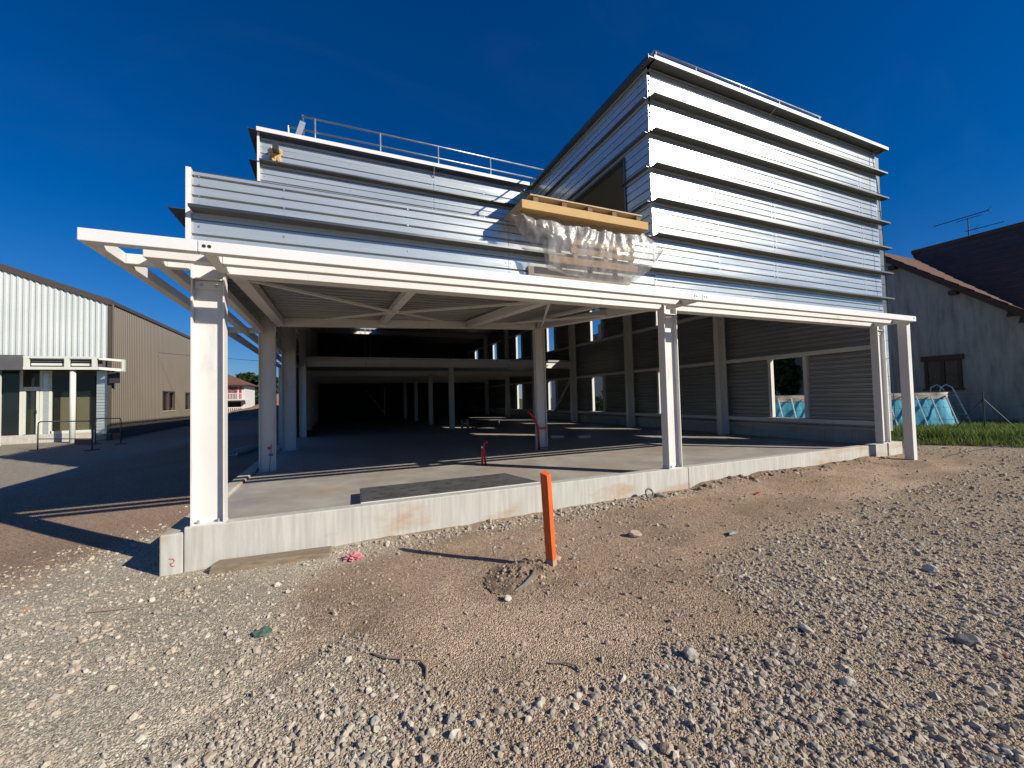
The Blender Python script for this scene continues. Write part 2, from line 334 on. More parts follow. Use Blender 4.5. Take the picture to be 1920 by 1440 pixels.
m1 = nt.nodes.new('ShaderNodeMixRGB'); m1.blend_type = 'MULTIPLY'; m1.inputs[0].default_value = 1; L(at.outputs['Color'], m1.inputs[1]); L(mr.outputs[0], m1.inputs[2])
m2 = nt.nodes.new('ShaderNodeMixRGB'); m2.blend_type = 'MULTIPLY'; m2.inputs[0].default_value = 1; L(m1.outputs[0], m2.inputs[1]); L(mr2.outputs[0], m2.inputs[2])
L(m2.outputs[0], b.inputs['Base Color']); b.inputs['Roughness'].default_value = 0.95; b.inputs['Specular IOR Level'].default_value = 0.2
sq = nt.nodes.new('ShaderNodeMath'); sq.operation = 'MULTIPLY'; L(vo.outputs['Distance'], sq.inputs[0]); sq.inputs[1].default_value = -1.0
ad = nt.nodes.new('ShaderNodeMath'); ad.operation = 'MULTIPLY_ADD'; L(no.outputs[0], ad.inputs[0]); ad.inputs[1].default_value = 0.6; L(sq.outputs[0], ad.inputs[2])
bp = N(nt, 'ShaderNodeBump', Strength=0.9, Distance=0.013); L(ad.outputs[0], bp.inputs['Height']); L(bp.outputs[0], b.inputs['Normal'])
ground = link('ground', gme, gm, smooth=True); tag(ground, kind='structure')

# ------------------------------------------------------------------ loose gravel (thousands of low stones, one object)
phi = (1 + 5 ** 0.5) / 2
ICO_V = np.array([(-1, phi, 0), (1, phi, 0), (-1, -phi, 0), (1, -phi, 0), (0, -1, phi), (0, 1, phi), (0, -1, -phi), (0, 1, -phi), (phi, 0, -1), (phi, 0, 1), (-phi, 0, -1), (-phi, 0, 1)], float)
ICO_V /= np.linalg.norm(ICO_V[0])
ICO_F = np.array([(0, 11, 5), (0, 5, 1), (0, 1, 7), (0, 7, 10), (0, 10, 11), (1, 5, 9), (5, 11, 4), (11, 10, 2), (10, 7, 6), (7, 1, 8), (3, 9, 4), (3, 4, 2), (3, 2, 6), (3, 6, 8), (3, 8, 9), (4, 9, 5), (2, 4, 11), (6, 2, 10), (8, 6, 7), (9, 8, 1)])
def rot_mats(n):
    q = rng.normal(size=(n, 4)); q /= np.linalg.norm(q, axis=1)[:, None]
    w, x, y, z = q.T
    return np.stack([np.stack([1 - 2 * (y * y + z * z), 2 * (x * y - z * w), 2 * (x * z + y * w)], 1),
                     np.stack([2 * (x * y + z * w), 1 - 2 * (x * x + z * z), 2 * (y * z - x * w)], 1),
                     np.stack([2 * (x * z - y * w), 2 * (y * z + x * w), 1 - 2 * (x * x + y * y)], 1)], 1)
STONE_PAL = np.array([(0.46, 0.42, 0.345), (0.54, 0.50, 0.41), (0.39, 0.35, 0.29), (0.48, 0.41, 0.31), (0.43, 0.345, 0.26), (0.33, 0.305, 0.27), (0.60, 0.56, 0.47), (0.42, 0.335, 0.265), (0.50, 0.44, 0.33), (0.37, 0.29, 0.22)])
def stones(n_try):
    th = rng.uniform(math.radians(-72), math.radians(72), n_try) + math.atan2(0.398, 0.917)
    r = 1.25 * (15.0 / 1.25) ** rng.random(n_try)
    x = r * np.sin(th); y = r * np.cos(th)
    dm = dirt_mask(x, y)
    keep = np.ones(n_try, bool)
    keep &= ~((x > -1.72) & (x < 12.45) & (y > 5.24))
    keep &= ~((x < -0.5) & (poly_sd(x, y, RED) > 0.25 + 0.8 * rng.random(n_try) ** 2))
    keep &= bank_d(x, y) < 0.1
    patch = 0.6 * fbm(x * 1.3 + 40, y * 1.3, 3) / 0.875 + 0.4 * np.clip(2.2 * fbm(x * 4.1 + 9, y * 4.1, 3) / 0.875 - 0.6, 0, 1)
    rgt = sstep(2.2, 4.0, x)
    p = (1 - dm) * np.clip(-0.15 + 0.45 * rgt + 1.5 * patch, 0.12 + 0.3 * rgt, 1) + dm * (0.12 + 0.5 * np.clip(patch - 0.35, 0, 1))
    midc = np.exp(-(((x - 1.05) / 1.0) ** 2 + ((y - 1.9) / 0.75) ** 2)); p = p * (1 - 0.62 * midc)
    # stony scatter in the bottom middle and along the plinth foot
    p = np.maximum(p, 0.75 * np.exp(-((y - 5.1) / 0.16) ** 2) * (x > -0.2) * (x < 11.4))
    keep &= rng.random(n_try) < p * np.clip(1.25 - r / 18, 0.3, 1)
    x, y, r, dm = x[keep], y[keep], r[keep], dm[keep]
    n = len(x)
    coarse = np.clip(sstep(2.9, 2.1, r) + sstep(1.2, 2.6, x - 0.35 * (y - 3)), 0, 1)
    med = 0.0062 + 0.0020 * coarse
    s = med * np.exp(rng.normal(0, 0.62, n)); s = np.clip(s, 0.0035, 0.03)
    big = rng.random(n) < 0.014 * coarse * (1 - 0.5 * dm); s[big] = rng.uniform(0.016, 0.030, big.sum())
    s = s * (1 - 0.15 * dm) * np.clip(0.85 + 0.05 * (r - 1.5), 0.8, 1.45)
    heap = np.exp(-((y - 5.1) / 0.2) ** 2) * (x > -0.2); s = s * (1 + 0.45 * heap)
    sc = np.stack([s * rng.uniform(0.85, 1.45, n), s * rng.uniform(0.75, 1.15, n), s * rng.uniform(0.55, 0.9, n)], 1)
    V = ICO_V[None] * (1 + rng.uniform(-0.26, 0.2, (n, 12, 1)))
    V = V * sc[:, None, :]
    V = np.einsum('nij,nkj->nki', rot_mats(n), V)
    z = g(x, y) + s * rng.uniform(-0.55, 0.15, n)
    V = V + np.stack([x, y, z], 1)[:, None, :]
    F = ICO_F[None] + (np.arange(n) * 12)[:, None, None]
    c = STONE_PAL[rng.integers(0, len(STONE_PAL), n)] * rng.uniform(0.72, 1.22, (n, 1))
    c = 0.62 * c + 0.34 * np.array([0.385, 0.315, 0.235])
    warm = dm[:, None]; c = c * (1 - 0.35 * warm) + np.array([0.33, 0.245, 0.165]) * 0.35 * warm
    lf = sstep(1.0, -1.0, x)[:, None]; c = c * (1 + 0.12 * lf)
    red = rng.random(n) < 0.0015; c[red] = (0.42, 0.19, 0.11)
    return V.reshape(-1, 3), F.reshape(-1, 3), np.repeat(c, 12, axis=0)
V, F, C = stones(300000)
me = np_mesh('gravel', V, F); colour_attr(me, C)
M['stone'] = attr_mat('gravel_stone', rough=0.9, var=0.22, vscale=90, spec=0.25)
gravel = link('gravel', me, M['stone']); tag(gravel, 'loose crushed stone gravel strewn over the foreground', 'gravel', kind='stuff')


# ================================================================== THE BUILDING UNDER CONSTRUCTION
FZ = 0.35                                   # floor level
LV = [3.77 + 0.595 * i for i in range(6)]   # ledge levels
TOP = 7.30
bld = thing('commercial_building', 'unfinished steel-framed commercial building clad in horizontal galvanised sheets', 'building', (5.4, 5.3, 0.0))

# --- foundation
MB().box(-1.428, 5.535, 5.30, 5.46, -0.30, 0.45).build('plinth_beam', M['plinth'], bld, bevel=0.012)
MB().box(5.543, 11.66, 5.30, 5.46, -0.30, 0.45).build('plinth_beam', M['plinth'], bld, bevel=0.012)
MB().box(11.72, 12.30, 5.30, 5.50, -0.30, 0.45).build('plinth_beam', M['plinth'], bld, bevel=0.012)
MB().box(-1.63, -1.436, 5.30, 18.6, -0.30, 0.40).build('plinth_beam', M['plinth'], bld, bevel=0.014)
MB().box(12.00, 12.30, 5.506, 38.2, -0.30, 0.70).build('plinth_beam', M['plinth'], bld, bevel=0.01)
MB().box(-1.43, 11.995, 5.466, 38.0, 0.05, FZ).build('floor_slab', M['floor'], bld)
mk_mark = MB()
pts = [(-1.545, 5.296, 0.155), (-1.515, 5.296, 0.150), (-1.502, 5.296, 0.128), (-1.512, 5.296, 0.108), (-1.540, 5.296, 0.104)]
mk_mark.tube(pts, 0.0035, 5); mk_mark.tube([(-1.530, 5.296, 0.104), (-1.531, 5.296, 0.085), (-1.512, 5.296, 0.072), (-1.500, 5.296, 0.080)], 0.0035, 5)
mk_mark.build('paint_mark', M['spray_red'], bld)

# --- steel sections
def i_poly(x0, x1, y0, y1, tf=0.014, tw=0.010):   # flanges at the two x ends, web along x
    ym = (y0 + y1) / 2
    return [(x0, y0), (x0 + tf, y0), (x0 + tf, ym - tw / 2), (x1 - tf, ym - tw / 2), (x1 - tf, y0), (x1, y0), (x1, y1), (x1 - tf, y1), (x1 - tf, ym + tw / 2), (x0 + tf, ym + tw / 2), (x0 + tf, y1), (x0, y1)]
def column(x0, x1, y0, y1, z0, z1, name='column', base=True):
    o = MB().prism(i_poly(x0, x1, y0, y1), 'z', z0 + 0.012, z1).build(name, M['steel'], bld)
    if base:
        MB().box(x0 - 0.004, x1 + 0.004, y0 + 0.004, y1 + 0.01, z0, z0 + 0.0118).build('base_plate', M['steel'], o)
    return o
def i_beam_x(x0, x1, yc, z0, z1, b=0.15, name='beam', dz=0.0):
    tf, tw = 0.014, 0.010
    poly = [(yc - b / 2, z0), (yc + b / 2, z0), (yc + b / 2, z0 + tf), (yc + tw / 2, z0 + tf), (yc + tw / 2, z1 - tf), (yc + b / 2, z1 - tf), (yc + b / 2, z1), (yc - b / 2, z1), (yc - b / 2, z1 - tf), (yc - tw / 2, z1 - tf), (yc - tw / 2, z0 + tf), (yc - b / 2, z0 + tf)]
    m = MB().prism(poly, 'x', x0, x1)
    if dz:
        m.v = [(p[0], p[1], p[2] + dz * (p[0] - x0) / (x1 - x0)) for p in m.v]
    return m.build(name, M['steel'], bld)
def i_beam_y(y0, y1, xc, z0, z1, b=0.15, name='beam', dz=0.0):
    tf, tw = 0.014, 0.010
    poly = [(xc - b / 2, z0), (xc + b / 2, z0), (xc + b / 2, z0 + tf), (xc + tw / 2, z0 + tf), (xc + tw / 2, z1 - tf), (xc + b / 2, z1 - tf), (xc + b / 2, z1), (xc - b / 2, z1), (xc - b / 2, z1 - tf), (xc - tw / 2, z1 - tf), (xc - tw / 2, z0 + tf), (xc - b / 2, z0 + tf)]
    m = MB().prism(poly, 'y', y0, y1)
    if dz:
        m.v = [(p[0], p[1], p[2] + dz * (p[1] - y0) / (y1 - y0)) for p in m.v]
    return m.build(name, M['steel'], bld)

def stiffener(col, x0, x1, y0, y1, z):
    MB().box(x0 + 0.015, x1 - 0.015, y0 + 0.01, (y0 + y1) / 2 - 0.006, z, z + 0.012).build('stiffener', M['steel'], col)
c1 = column(-1.375, -1.077, 5.305, 5.455, 0.45, 3.42); stiffener(c1, -1.375, -1.077, 5.305, 5.455, 3.06)
c2 = column(5.13, 5.42, 5.305, 5.455, 0.45, 3.60); stiffener(c2, 5.13, 5.42, 5.305, 5.455, 3.06)
c3 = column(11.53, 11.82, 5.305, 5.455, 0.45, 3.60); stiffener(c3, 11.53, 11.82, 5.305, 5.455, 3.06)
column(-1.375, -1.077, 9.60, 9.75, FZ, 3.50)
column(4.87, 5.15, 9.60, 9.75, FZ, 7.0)
column(-1.36, -1.00, 13.45, 13.75, FZ, 7.0)
column(-1.25, -1.00, 18.45, 18.65, FZ, 7.0)
ROWS = [9.55, 14.1, 18.6, 23.1, 27.6, 32.1]
for y in ROWS:
    column(11.50, 11.82, y, y + 0.18, FZ, 7.0)
for y in ROWS[2:]:
    column(4.93, 5.15, y, y + 0.2, FZ, 3.18)
for y in ROWS[3:]:
    column(-1.25, -1.00, y, y + 0.18, FZ, 7.0)
# --- wall column of the right hand front corner, pale concrete-filled post beside the last column
MB().box(11.86, 12.06, 5.40, 5.50, 0.452, 3.30).build('corner_post', M['steel'], bld, bevel=0.004)

def bolt_row(parent, pts):
    for x, y, z in pts: MB().tube([(x, y, z), (x, y - 0.014, z)], 0.014, 6).build('bolt', M['rail'], parent)
for c_, x0, x1 in ((c1, -1.375, -1.077), (c2, 5.13, 5.42), (c3, 11.53, 11.82)):
    MB().box(x0 + 0.02, x1 - 0.02, 5.361, 5.373, 2.96, 3.05).build('splice_plate', M['steel'], c_)
    bolt_row(c_, [(x0 + 0.08, 5.361, 3.005), (x1 - 0.08, 5.361, 3.005)])
    for bx in (x0 + 0.06, x1 - 0.06): MB().tube([(bx, 5.335, 0.462), (bx, 5.335, 0.50)], 0.014, 6).build('anchor_bolt', M['rail'], c_)
# --- canopy tubes
TZ0, TZ1 = 3.14, 3.25
def tube_box(x0, x1, y0, y1, z0=TZ0, z1=TZ1, name='canopy_tube', mat='steel'):
    return MB().box(x0, x1, y0, y1, z0, z1).build(name, M[mat], bld, bevel=0.006)
fa = []
for x0, x1 in ((-1.99, -1.152), (-1.147, 5.268), (5.273, 11.575)):
    fa.append(tube_box(x0, x1, 4.63, 4.73, name='fascia_tube', mat='steel_fascia'))
for x, z, o in ((-1.10, 3.197, fa[1]), (-1.058, 3.197, fa[1]), (5.11, 3.20, fa[1]), (5.155, 3.20, fa[1]), (5.315, 3.20, fa[2]), (5.36, 3.20, fa[2]), (11.47, 3.205, fa[2]), (11.50, 3.205, fa[2])):
    MB().tube([(x, 4.6285, z), (x, 4.634, z)], 0.017 if x < 0 else 0.012, 14).build('bolt_hole', M['bolt'], o)
tube_box(-1.66, -1.13, 4.96, 5.06); tube_box(-1.02, 5.17, 4.96, 5.06); tube_box(5.28, 11.40, 4.96, 5.06)
tube_box(-1.07, 5.128, 5.33, 5.53); tube_box(5.424, 11.528, 5.33, 5.53)
# arms from each front column out to the fascia
for xc in (-1.075, 5.225, 11.46):
    tube_box(xc - 0.05, xc + 0.05, 4.732, 5.303, TZ0 - 0.004, TZ1 - 0.004, 'canopy_arm')
# left hand canopy
tube_box(-1.99, -1.89, 4.732, 18.6)
tube_box(-1.66, -1.56, 5.062, 18.6)
tube_box(-1.375, -1.275, 5.457, 9.598); tube_box(-1.375, -1.275, 9.752, 13.44); tube_box(-1.375, -1.275, 13.76, 18.44)
for y in (5.25, 9.62, 13.55, 18.5):
    tube_box(-1.888, -1.662, y, y + 0.1, TZ0 + 0.002, TZ1 - 0.004, 'canopy_arm'); tube_box(-1.558, -1.377, y, y + 0.1, TZ0 + 0.002, TZ1 - 0.004, 'canopy_arm')
MB().box(-1.985, -1.885, 18.602, 18.70, -0.1, 3.25).build('canopy_post', M['steel'], bld, bevel=0.006)
MB().box(11.425, 11.57, 4.735, 4.90, 0.02, 3.245).build('canopy_post', M['steel'], bld, bevel=0.008)
MB().box(11.578, 11.60, 4.64, 4.90, 3.15, 3.24).build('end_cap', M['steel'], bld)

# --- terrace soffit: beams, braces and ribbed deck
def soff(x, y): return 3.235 + (y - 5.5) / 4.2 * (0.16 + 0.20 * (x + 1.0) / 6.0)
def sloped_beam(p, q, w, h, name='soffit_beam'):
    return MB().beam(p, q, w, h).build(name, M['steel'], bld, bevel=0.004)
sloped_beam((-1.0, 5.54, soff(-1, 5.5)), (-1.0, 9.6, soff(-1, 9.6)), 0.16, 0.13)
sloped_beam((5.02, 5.54, soff(5, 5.5)), (5.02, 9.6, soff(5, 9.6)), 0.18, 0.16)
sloped_beam((3.05, 5.54, soff(3, 5.5)), (3.05, 9.6, soff(3, 9.6)), 0.17, 0.15)
sloped_beam((1.02, 5.54, soff(1, 5.5) + 0.02), (1.02, 9.6, soff(1, 9.6) + 0.02), 0.12, 0.11)
sloped_beam((4.35, 5.54, soff(4.35, 5.5) + 0.03), (4.35, 9.6, soff(4.35, 9.6) + 0.03), 0.07, 0.06)
sloped_beam((-1.07, 9.68, soff(-1, 9.68) - 0.005), (4.865, 9.68, soff(4.9, 9.68) - 0.005), 0.15, 0.17)
def brace(p, q):
    a = (p[0], p[1], soff(*p) - 0.055); b_ = (q[0], q[1], soff(*q) - 0.055)
    MB().beam(a, b_, 0.042, 0.035).build('brace', M['steel'], bld)
brace((-0.9, 9.5), (0.97, 7.6)); brace((1.07, 7.6), (2.95, 5.7)); brace((-0.9, 5.7), (0.97, 7.5)); brace((1.07, 7.5), (2.95, 9.5))
brace((3.15, 9.5), (4.9, 6.6)); brace((3.15, 5.7), (4.9, 9.3))
deck = MB()
prof = []; y = 5.54
while y < 9.70:
    prof += [(y, 0.0), (y + 0.10, 0.0), (y + 0.115, 0.09), (y + 0.225, 0.09)]; y += 0.24
vs = []; fs = []
for X in (-1.36, 4.93):
    for y, dz in prof: vs.append((X, y, soff(X, y) + 0.095 + dz))
n = len(prof)
for i in range(n - 1): fs.append((i, i + 1, n + i + 1, n + i))
deck.add(vs, fs).build('ribbed_deck', M['deck'], bld)
MB().hexa([(-1.3, 5.56, 3.42), (4.93, 5.56, 3.42), (4.93, 9.75, 3.80), (-1.3, 9.75, 3.62)], [(-1.3, 5.56, 3.55), (4.93, 5.56, 3.55), (4.93, 9.75, 3.90), (-1.3, 9.75, 3.72)]).build('terrace_roof', M['foam'], bld)

# --- ribbed cladding panels
def panel(axis, u0, u1, z0, z1, plane, out, parent, n_ribs=5, gw=0.021, gd=0.034, th=0.05, name='cladding_panel', mat='galv'):
    """sheet whose face lies on the plane, facing out (+1/-1 along the other horizontal axis), grooves running along axis"""
    h = z1 - z0; prof = [(0.0, z0)]
    if name == 'lining_panel' and plane > 11:
        p = h / n_ribs
        for i in range(n_ribs):
            zc = z0 + p * i; prof += [(0, zc + p * 0.50), (-0.045, zc + p * 0.62), (-0.045, zc + p * 0.86), (0, zc + p * 0.98)]
        n_ribs = 0
    for i in range(n_ribs):
        zc = z0 + h * (i + 0.55) / n_ribs
        big = (i % 2 == 1)
        w = gw * (1.35 if big else 0.9); d = gd * (1.2 if big else 1.0)
        prof += [(0, zc - w / 2), (-d, zc - w / 2), (-d, zc + w / 2), (0, zc + w / 2)]
    prof += [(0.0, z1), (-th, z1), (-th, z0)]
    poly = [(plane + out * d, z) for d, z in prof]
    return MB().prism(poly, axis, u0, u1).build(name, M[mat], parent)
def ledge(axis, u0, u1, z, plane, out, parent, depth=0.15, lip=0.03, name='ledge'):
    t = 0.006
    prof = [(0.0, z), (depth, z), (depth, z + lip), (depth - t, z + lip), (depth - t, z + t), (0.0, z + t)]
    poly = [(plane + out * d, zz) for d, zz in prof]
    return MB().prism(poly, axis, u0, u1).build(name, M['galv_fin'], parent)
def wall(name, loc): return part_holder(name, bld, loc)
E4 = 0.004
# tower front
tf = wall('tower_front_wall', (8.4, 5.3, 3.3))
segs = ((4.958, 8.046), (8.052, 11.096), (11.102, 11.80))
lo = 3.275
for k, z in enumerate(LV + [TOP - 0.01]):
    hi = z
    for a, b_ in segs:
        panel('x', a, b_, lo + E4, hi - E4, 5.30, -1, tf, n_ribs=5)
    if k < 6: ledge('x', 4.962, 12.0, z, 5.30, -1, tf)
    lo = z + 0.008
# backing of the front wall (inner lining)
for k in range(7):
    z0 = 3.45 + 0.54 * k
    panel('x', 5.0, 11.94, z0, z0 + 0.535, 5.505, 1, tf, n_ribs=5, gw=0.010, th=0.10, name='lining_panel', mat='lining')
MB().box(4.955, 12.0, 5.118, 5.36, TOP, TOP + 0.012).build('cap_flashing', M['galv_fin'], tf)
MB().box(4.955, 12.0, 5.110, 5.1175, TOP - 0.012, TOP + 0.055).build('cap_lip', M['steel_fascia'], tf)
MB().beam((8.05, 5.125, TOP - 0.005), (8.05, 5.29, TOP - 0.10), 0.02, 0.006).build('strap', M['rail'], tf)
MB().beam((11.9, 5.125, TOP - 0.005), (11.9, 5.29, TOP - 0.12), 0.03, 0.006).build('strap', M['rail'], tf)
# edge trays beyond the front sheets at the right corner
for k in range(9):
    z0 = 3.3 + 0.445 * k
    MB().box(11.80, 12.19, 5.40, 5.46, z0 + 0.004, z0 + 0.441).build('edge_tray', M['galv_dark'], tf, bevel=0.008)
for k in range(6):
    MB().box(12.065, 12.19, 5.41, 5.46, 0.70 + 0.43 * k, 0.70 + 0.43 * k + 0.424).build('edge_tray', M['galv'], tf, bevel=0.008)
# tower side (faces left), with a wide opening on to the terrace
ts = wall('tower_side_wall', (4.955, 7.5, 3.3))
OP0, OP1, OZ1 = 5.97, 8.3, 6.03
lo = 3.6
for k, z in enumerate(LV + [TOP - 0.01]):
    hi = z
    if k > 0 or True:
        if lo >= OZ1:
            spans = [(5.30, 9.79)]
        else:
            spans = [(5.304, OP0), (OP1, 9.79)]
        z0_, z1_ = lo, hi
        if lo < OZ1 < hi:
            for a, b_ in ((5.304, OP0), (OP1, 9.79)): panel('y', a, b_, lo + E4, OZ1, 4.955, -1, ts, n_ribs=3)
            panel('y', 5.304, 9.79, OZ1 + E4, hi - E4, 4.955, -1, ts, n_ribs=1)
        else:
            for a, b_ in spans: panel('y', a, b_, lo + E4, hi - E4, 4.955, -1, ts, n_ribs=4)
    if k < 6:
        if z > OZ1: ledge('y', 5.32, 9.79, z, 4.955, -1, ts, 0.07, 0.012)
        else:
            ledge('y', 5.32, OP0 + 0.05, z, 4.955, -1, ts, 0.07, 0.012); ledge('y', OP1, 9.79, z, 4.955, -1, ts, 0.07, 0.012)
    lo = z + 0.008
MB().box(4.84, 5.0, 5.12, 9.79, TOP, TOP + 0.012).build('cap_flashing', M['galv_fin'], ts)
MB().box(4.832, 4.8395, 5.12, 9.79, TOP - 0.03, TOP + 0.04).build('cap_lip', M['galv_fin'], ts)
MB().box(4.93, 5.04, OP0 - 0.04, OP0, 3.7, OZ1 - E4).build('opening_jamb', M['galv_fin'], ts)
MB().box(4.925, 5.06, OP0 - 0.04, OP1, OZ1, OZ1 + 0.03).build('opening_head', M['galv_fin'], ts)
def screws(parent, pts, axis, name='screw_heads'):
    m = MB()
    for x, y, z in pts:
        d = (0, -0.008, 0) if axis == 'x' else (-0.008, 0, 0)
        m.tube([(x, y, z), (x + d[0], y + d[1], z)], 0.011, 6)
    o = m.build(name, M['rail'], parent); o['kind'] = 'stuff'; return o
sp_ = []
for z in LV:
    for x in (5.02, 6.5, 8.0, 8.10, 9.6, 11.05, 11.15, 11.75):
        for dz in (0.19, 0.31, 0.43, 0.53): sp_.append((x, 5.30, z + dz))
screws(tf, sp_, 'x')
# set-back upper front
uf = wall('upper_front_wall', (1.8, 9.8, 3.6))
lo = 3.5
for k, z in enumerate(LV + [TOP]):
    for a, b_ in ((-1.355, 2.297), (2.303, 4.95)):
        panel('x', a, b_, lo + E4, z - E4, 9.80, -1, uf, n_ribs=4)
    if k < 6: ledge('x', -1.36, 4.95, z, 9.80, -1, uf)
    lo = z + 0.008
MB().box(-1.40, 4.83, 9.62, 9.95, TOP + 0.05, TOP + 0.062).build('cap_flashing', M['galv_fin'], uf)
MB().box(-1.40, 4.83, 9.612, 9.6195, TOP + 0.03, TOP + 0.115).build('cap_lip', M['steel_fascia'], uf)
MB().box(-1.40, -1.36, 9.70, 9.80, 3.5, TOP + 0.05).build('corner_flashing', M['steel_fascia'], uf)
MB().beam((2.3, 9.66, TOP + 0.04), (2.3, 9.79, TOP - 0.16), 0.03, 0.006).build('strap', M['rail'], uf)
sp = MB().box(-1.11, -0.99, 9.55, 9.80, 6.98, 7.10).build('overflow_spout', M['galv_fin'], uf)
fm = bmesh.new(); bmesh.ops.create_icosphere(fm, subdivisions=3, radius=1.0)
for v in fm.verts:
    p = v.co.copy(); k = 0.75 + 0.22 * math.sin(p.x * 5 + 1) * math.sin(p.z * 4 + 2) + 0.12 * math.sin(p.z * 13 + p.x * 9) + 0.1 * math.sin(p.x * 21)
    v.co = Vector((-1.07 + p.x * 0.16 * k, 9.765 + p.y * 0.05 * k, 6.95 + p.z * 0.22 * k + 0.04 * math.sin(p.x * 8)))
fme = bpy.data.meshes.new('foam_tuft'); fm.to_mesh(fme); fm.free()
M['foam_y'] = mk('expanding_foam', (0.55, 0.37, 0.13), (0.68, 0.52, 0.26), nscale=20, rough=0.9, bump=0.01, bscale=40)
link('foam_tuft', fme, M['foam_y'], sp)
# parapet band over the entrance
pb = wall('parapet_wall', (1.8, 5.3, 3.3))
for a, b_ in ((-1.362, 2.297), (2.303, 4.95)):
    panel('x', a, b_, 3.275, LV[0] - E4, 5.30, -1, pb, n_ribs=3)
    panel('x', a, b_, LV[0] + 0.012, 4.21, 5.30, -1, pb, n_ribs=4)
ledge('x', -1.362, 4.955, LV[0], 5.30, -1, pb)
MB().box(-1.41, -1.366, 5.262, 5.50, 3.27, 4.235).build('corner_flashing', M['steel_fascia'], pb)
MB().box(-1.36, 4.95, 5.302, 5.50, 4.212, 4.222).build('cap_flashing', M['galv_fin'], pb)
screws(pb, [(x, 5.30, z) for x in (-1.30, -0.5, 0.9, 2.26, 2.34, 3.6) for z in (3.40, 3.62, 3.86, 3.95, 4.07, 4.16)], 'x')
screws(uf, [(x, 9.80, z + dz) for z in LV for x in (-1.28, 0.4, 2.26, 2.34, 3.6) for dz in (0.1, 0.22, 0.33, 0.47)], 'x')
# left return walls
lw = wall('left_side_wall', (-1.4, 20, 3.3))
for z0, z1 in ((3.29, LV[0]), (LV[0] + 0.008, 4.20)):
    panel('y', 5.51, 9.69, z0, z1 - E4, -1.40, -1, lw, n_ribs=3)
ledge('y', 5.26, 9.69, LV[0], -1.412, -1, lw)
lo = 3.29
for k, z in enumerate(LV + [TOP]):
    for a, b_ in ((9.81, 23.9), (23.91, 38.0)):
        panel('y', a, b_, lo + E4, z - E4, -1.40, -1, lw, n_ribs=4)
    if k < 6 : ledge('y', 9.72, 38.0, z, -1.40, -1, lw)
    lo = z + 0.008
ledge('y', 9.60, 38.0, TOP + 0.03, -1.40, -1, lw)
for k in range(5):
    panel('y', 18.7, 38.0, FZ + 0.58 * k, FZ + 0.58 * k + 0.574, -1.36, 1, lw, n_ribs=5, name='lining_panel', mat='lining', th=0.06)
# right wall: lining, concrete base, girts, windows
rw = wall('right_side_wall', (12.1, 20, 0.7))
FAR = [8.15 + 4.61 * i for i in range(7)]
NEAR = [f - 0.95 for f in FAR]
def lin(y0, y1, z0, z1):
    nr = max(2, int(round((z1 - z0) / 0.125)))
    panel('y', y0, y1, z0 + 0.003, z1 - 0.003, 11.97, -1, rw, n_ribs=nr, gw=0.034, gd=0.03, th=0.10, name='lining_panel', mat='lining')
bay = [5.52] + [(FAR[i] + NEAR[i + 1]) / 2 for i in range(6)] + [38.0]
for i in range(7):
    y0, y1 = bay[i], bay[i + 1] - 0.006
    lin(y0, y1, 0.705, 0.95); lin(y0, y1, 2.65, 4.45); lin(y0, y1, 6.10, 7.05)
    if i > 4: lin(y0, y1, 0.95, 2.65)
    OPEN = ((0.95, 2.65), (4.45, 6.10)) if i <= 4 else ((4.45, 6.10),)
    for z0, z1 in OPEN:
        lin(y0, NEAR[i] - 0.093, z0, z1); lin(FAR[i] + 0.093, y1, z0, z1)
    for z0, z1 in OPEN:
        fr = part_holder('window_frame', rw, (12.0, NEAR[i], z0))
        MB().box(11.88, 12.066, NEAR[i] - 0.09, NEAR[i] - 0.0, z0, z1).build('jamb', M['steel'], fr)
        MB().box(11.94, 12.066, FAR[i], FAR[i] + 0.09, z0, z1).build('jamb', M['steel'], fr)
        for q in (0.28, 0.66):
            MB().box(12.06, 12.10, NEAR[i], NEAR[i] + 0.09, z0 + (z1 - z0) * q, z0 + (z1 - z0) * q + 0.03).build('frame_lug', M['black_steel'], fr)
ends = [5.55] + [y for r_ in ROWS for y in (r_, r_ + 0.18)] + [38.0]
for j in range(0, len(ends), 2):
    for z in (0.83, 2.655, 4.335, 6.105):
        MB().box(11.82, 11.955, ends[j] + 0.003, ends[j + 1] - 0.003, z, z + 0.11).build('girt', M['steel'], rw, bevel=0.004)
# back wall, roof, mezzanine
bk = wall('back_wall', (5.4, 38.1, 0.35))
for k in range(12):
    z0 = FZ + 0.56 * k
    panel('x', -1.36, 12.10, z0, z0 + 0.556, 38.0, -1, bk, n_ribs=4, name='lining_panel', mat='lining_shaded', th=0.1)
MB().box(-1.36, 12.15, 38.105, 38.20, 0.0, 7.2).build('back_light_block', M['lining_shaded'], bk)  # unseen box added to block sky light leaking between the back panels
def roof(x0, x1, y0, y1): MB().box(x0, x1, y0, y1, 7.06, 7.18).build('roof_deck', M['lining'], bld)
roof(4.99, 12.15, 5.506, 9.79); roof(-1.34, 12.15, 9.802, 31.0); roof(-1.34, 1.85, 31.01, 32.0); roof(3.0, 12.15, 31.01, 32.0); roof(-1.34, 12.15, 32.01, 38.09)
for x in (2.15, 2.50):
    MB().tube([(x, 31.5, 7.3), (x, 31.5, 3.6)], 0.02, 6).build('ladder_rail', M['rail'], bld)
MB().box(-1.20, 11.96, 18.72, 37.99, 3.36, 3.52).build('mezzanine_floor', M['lining'], bld)
i_beam_x(-0.99, 11.49, 18.62, 3.19, 3.52, b=0.16, name='mezzanine_beam')
MB().box(-0.99, 11.49, 18.55, 18.69, 3.53, 3.60).build('edge_angle', M['galv'], bld)
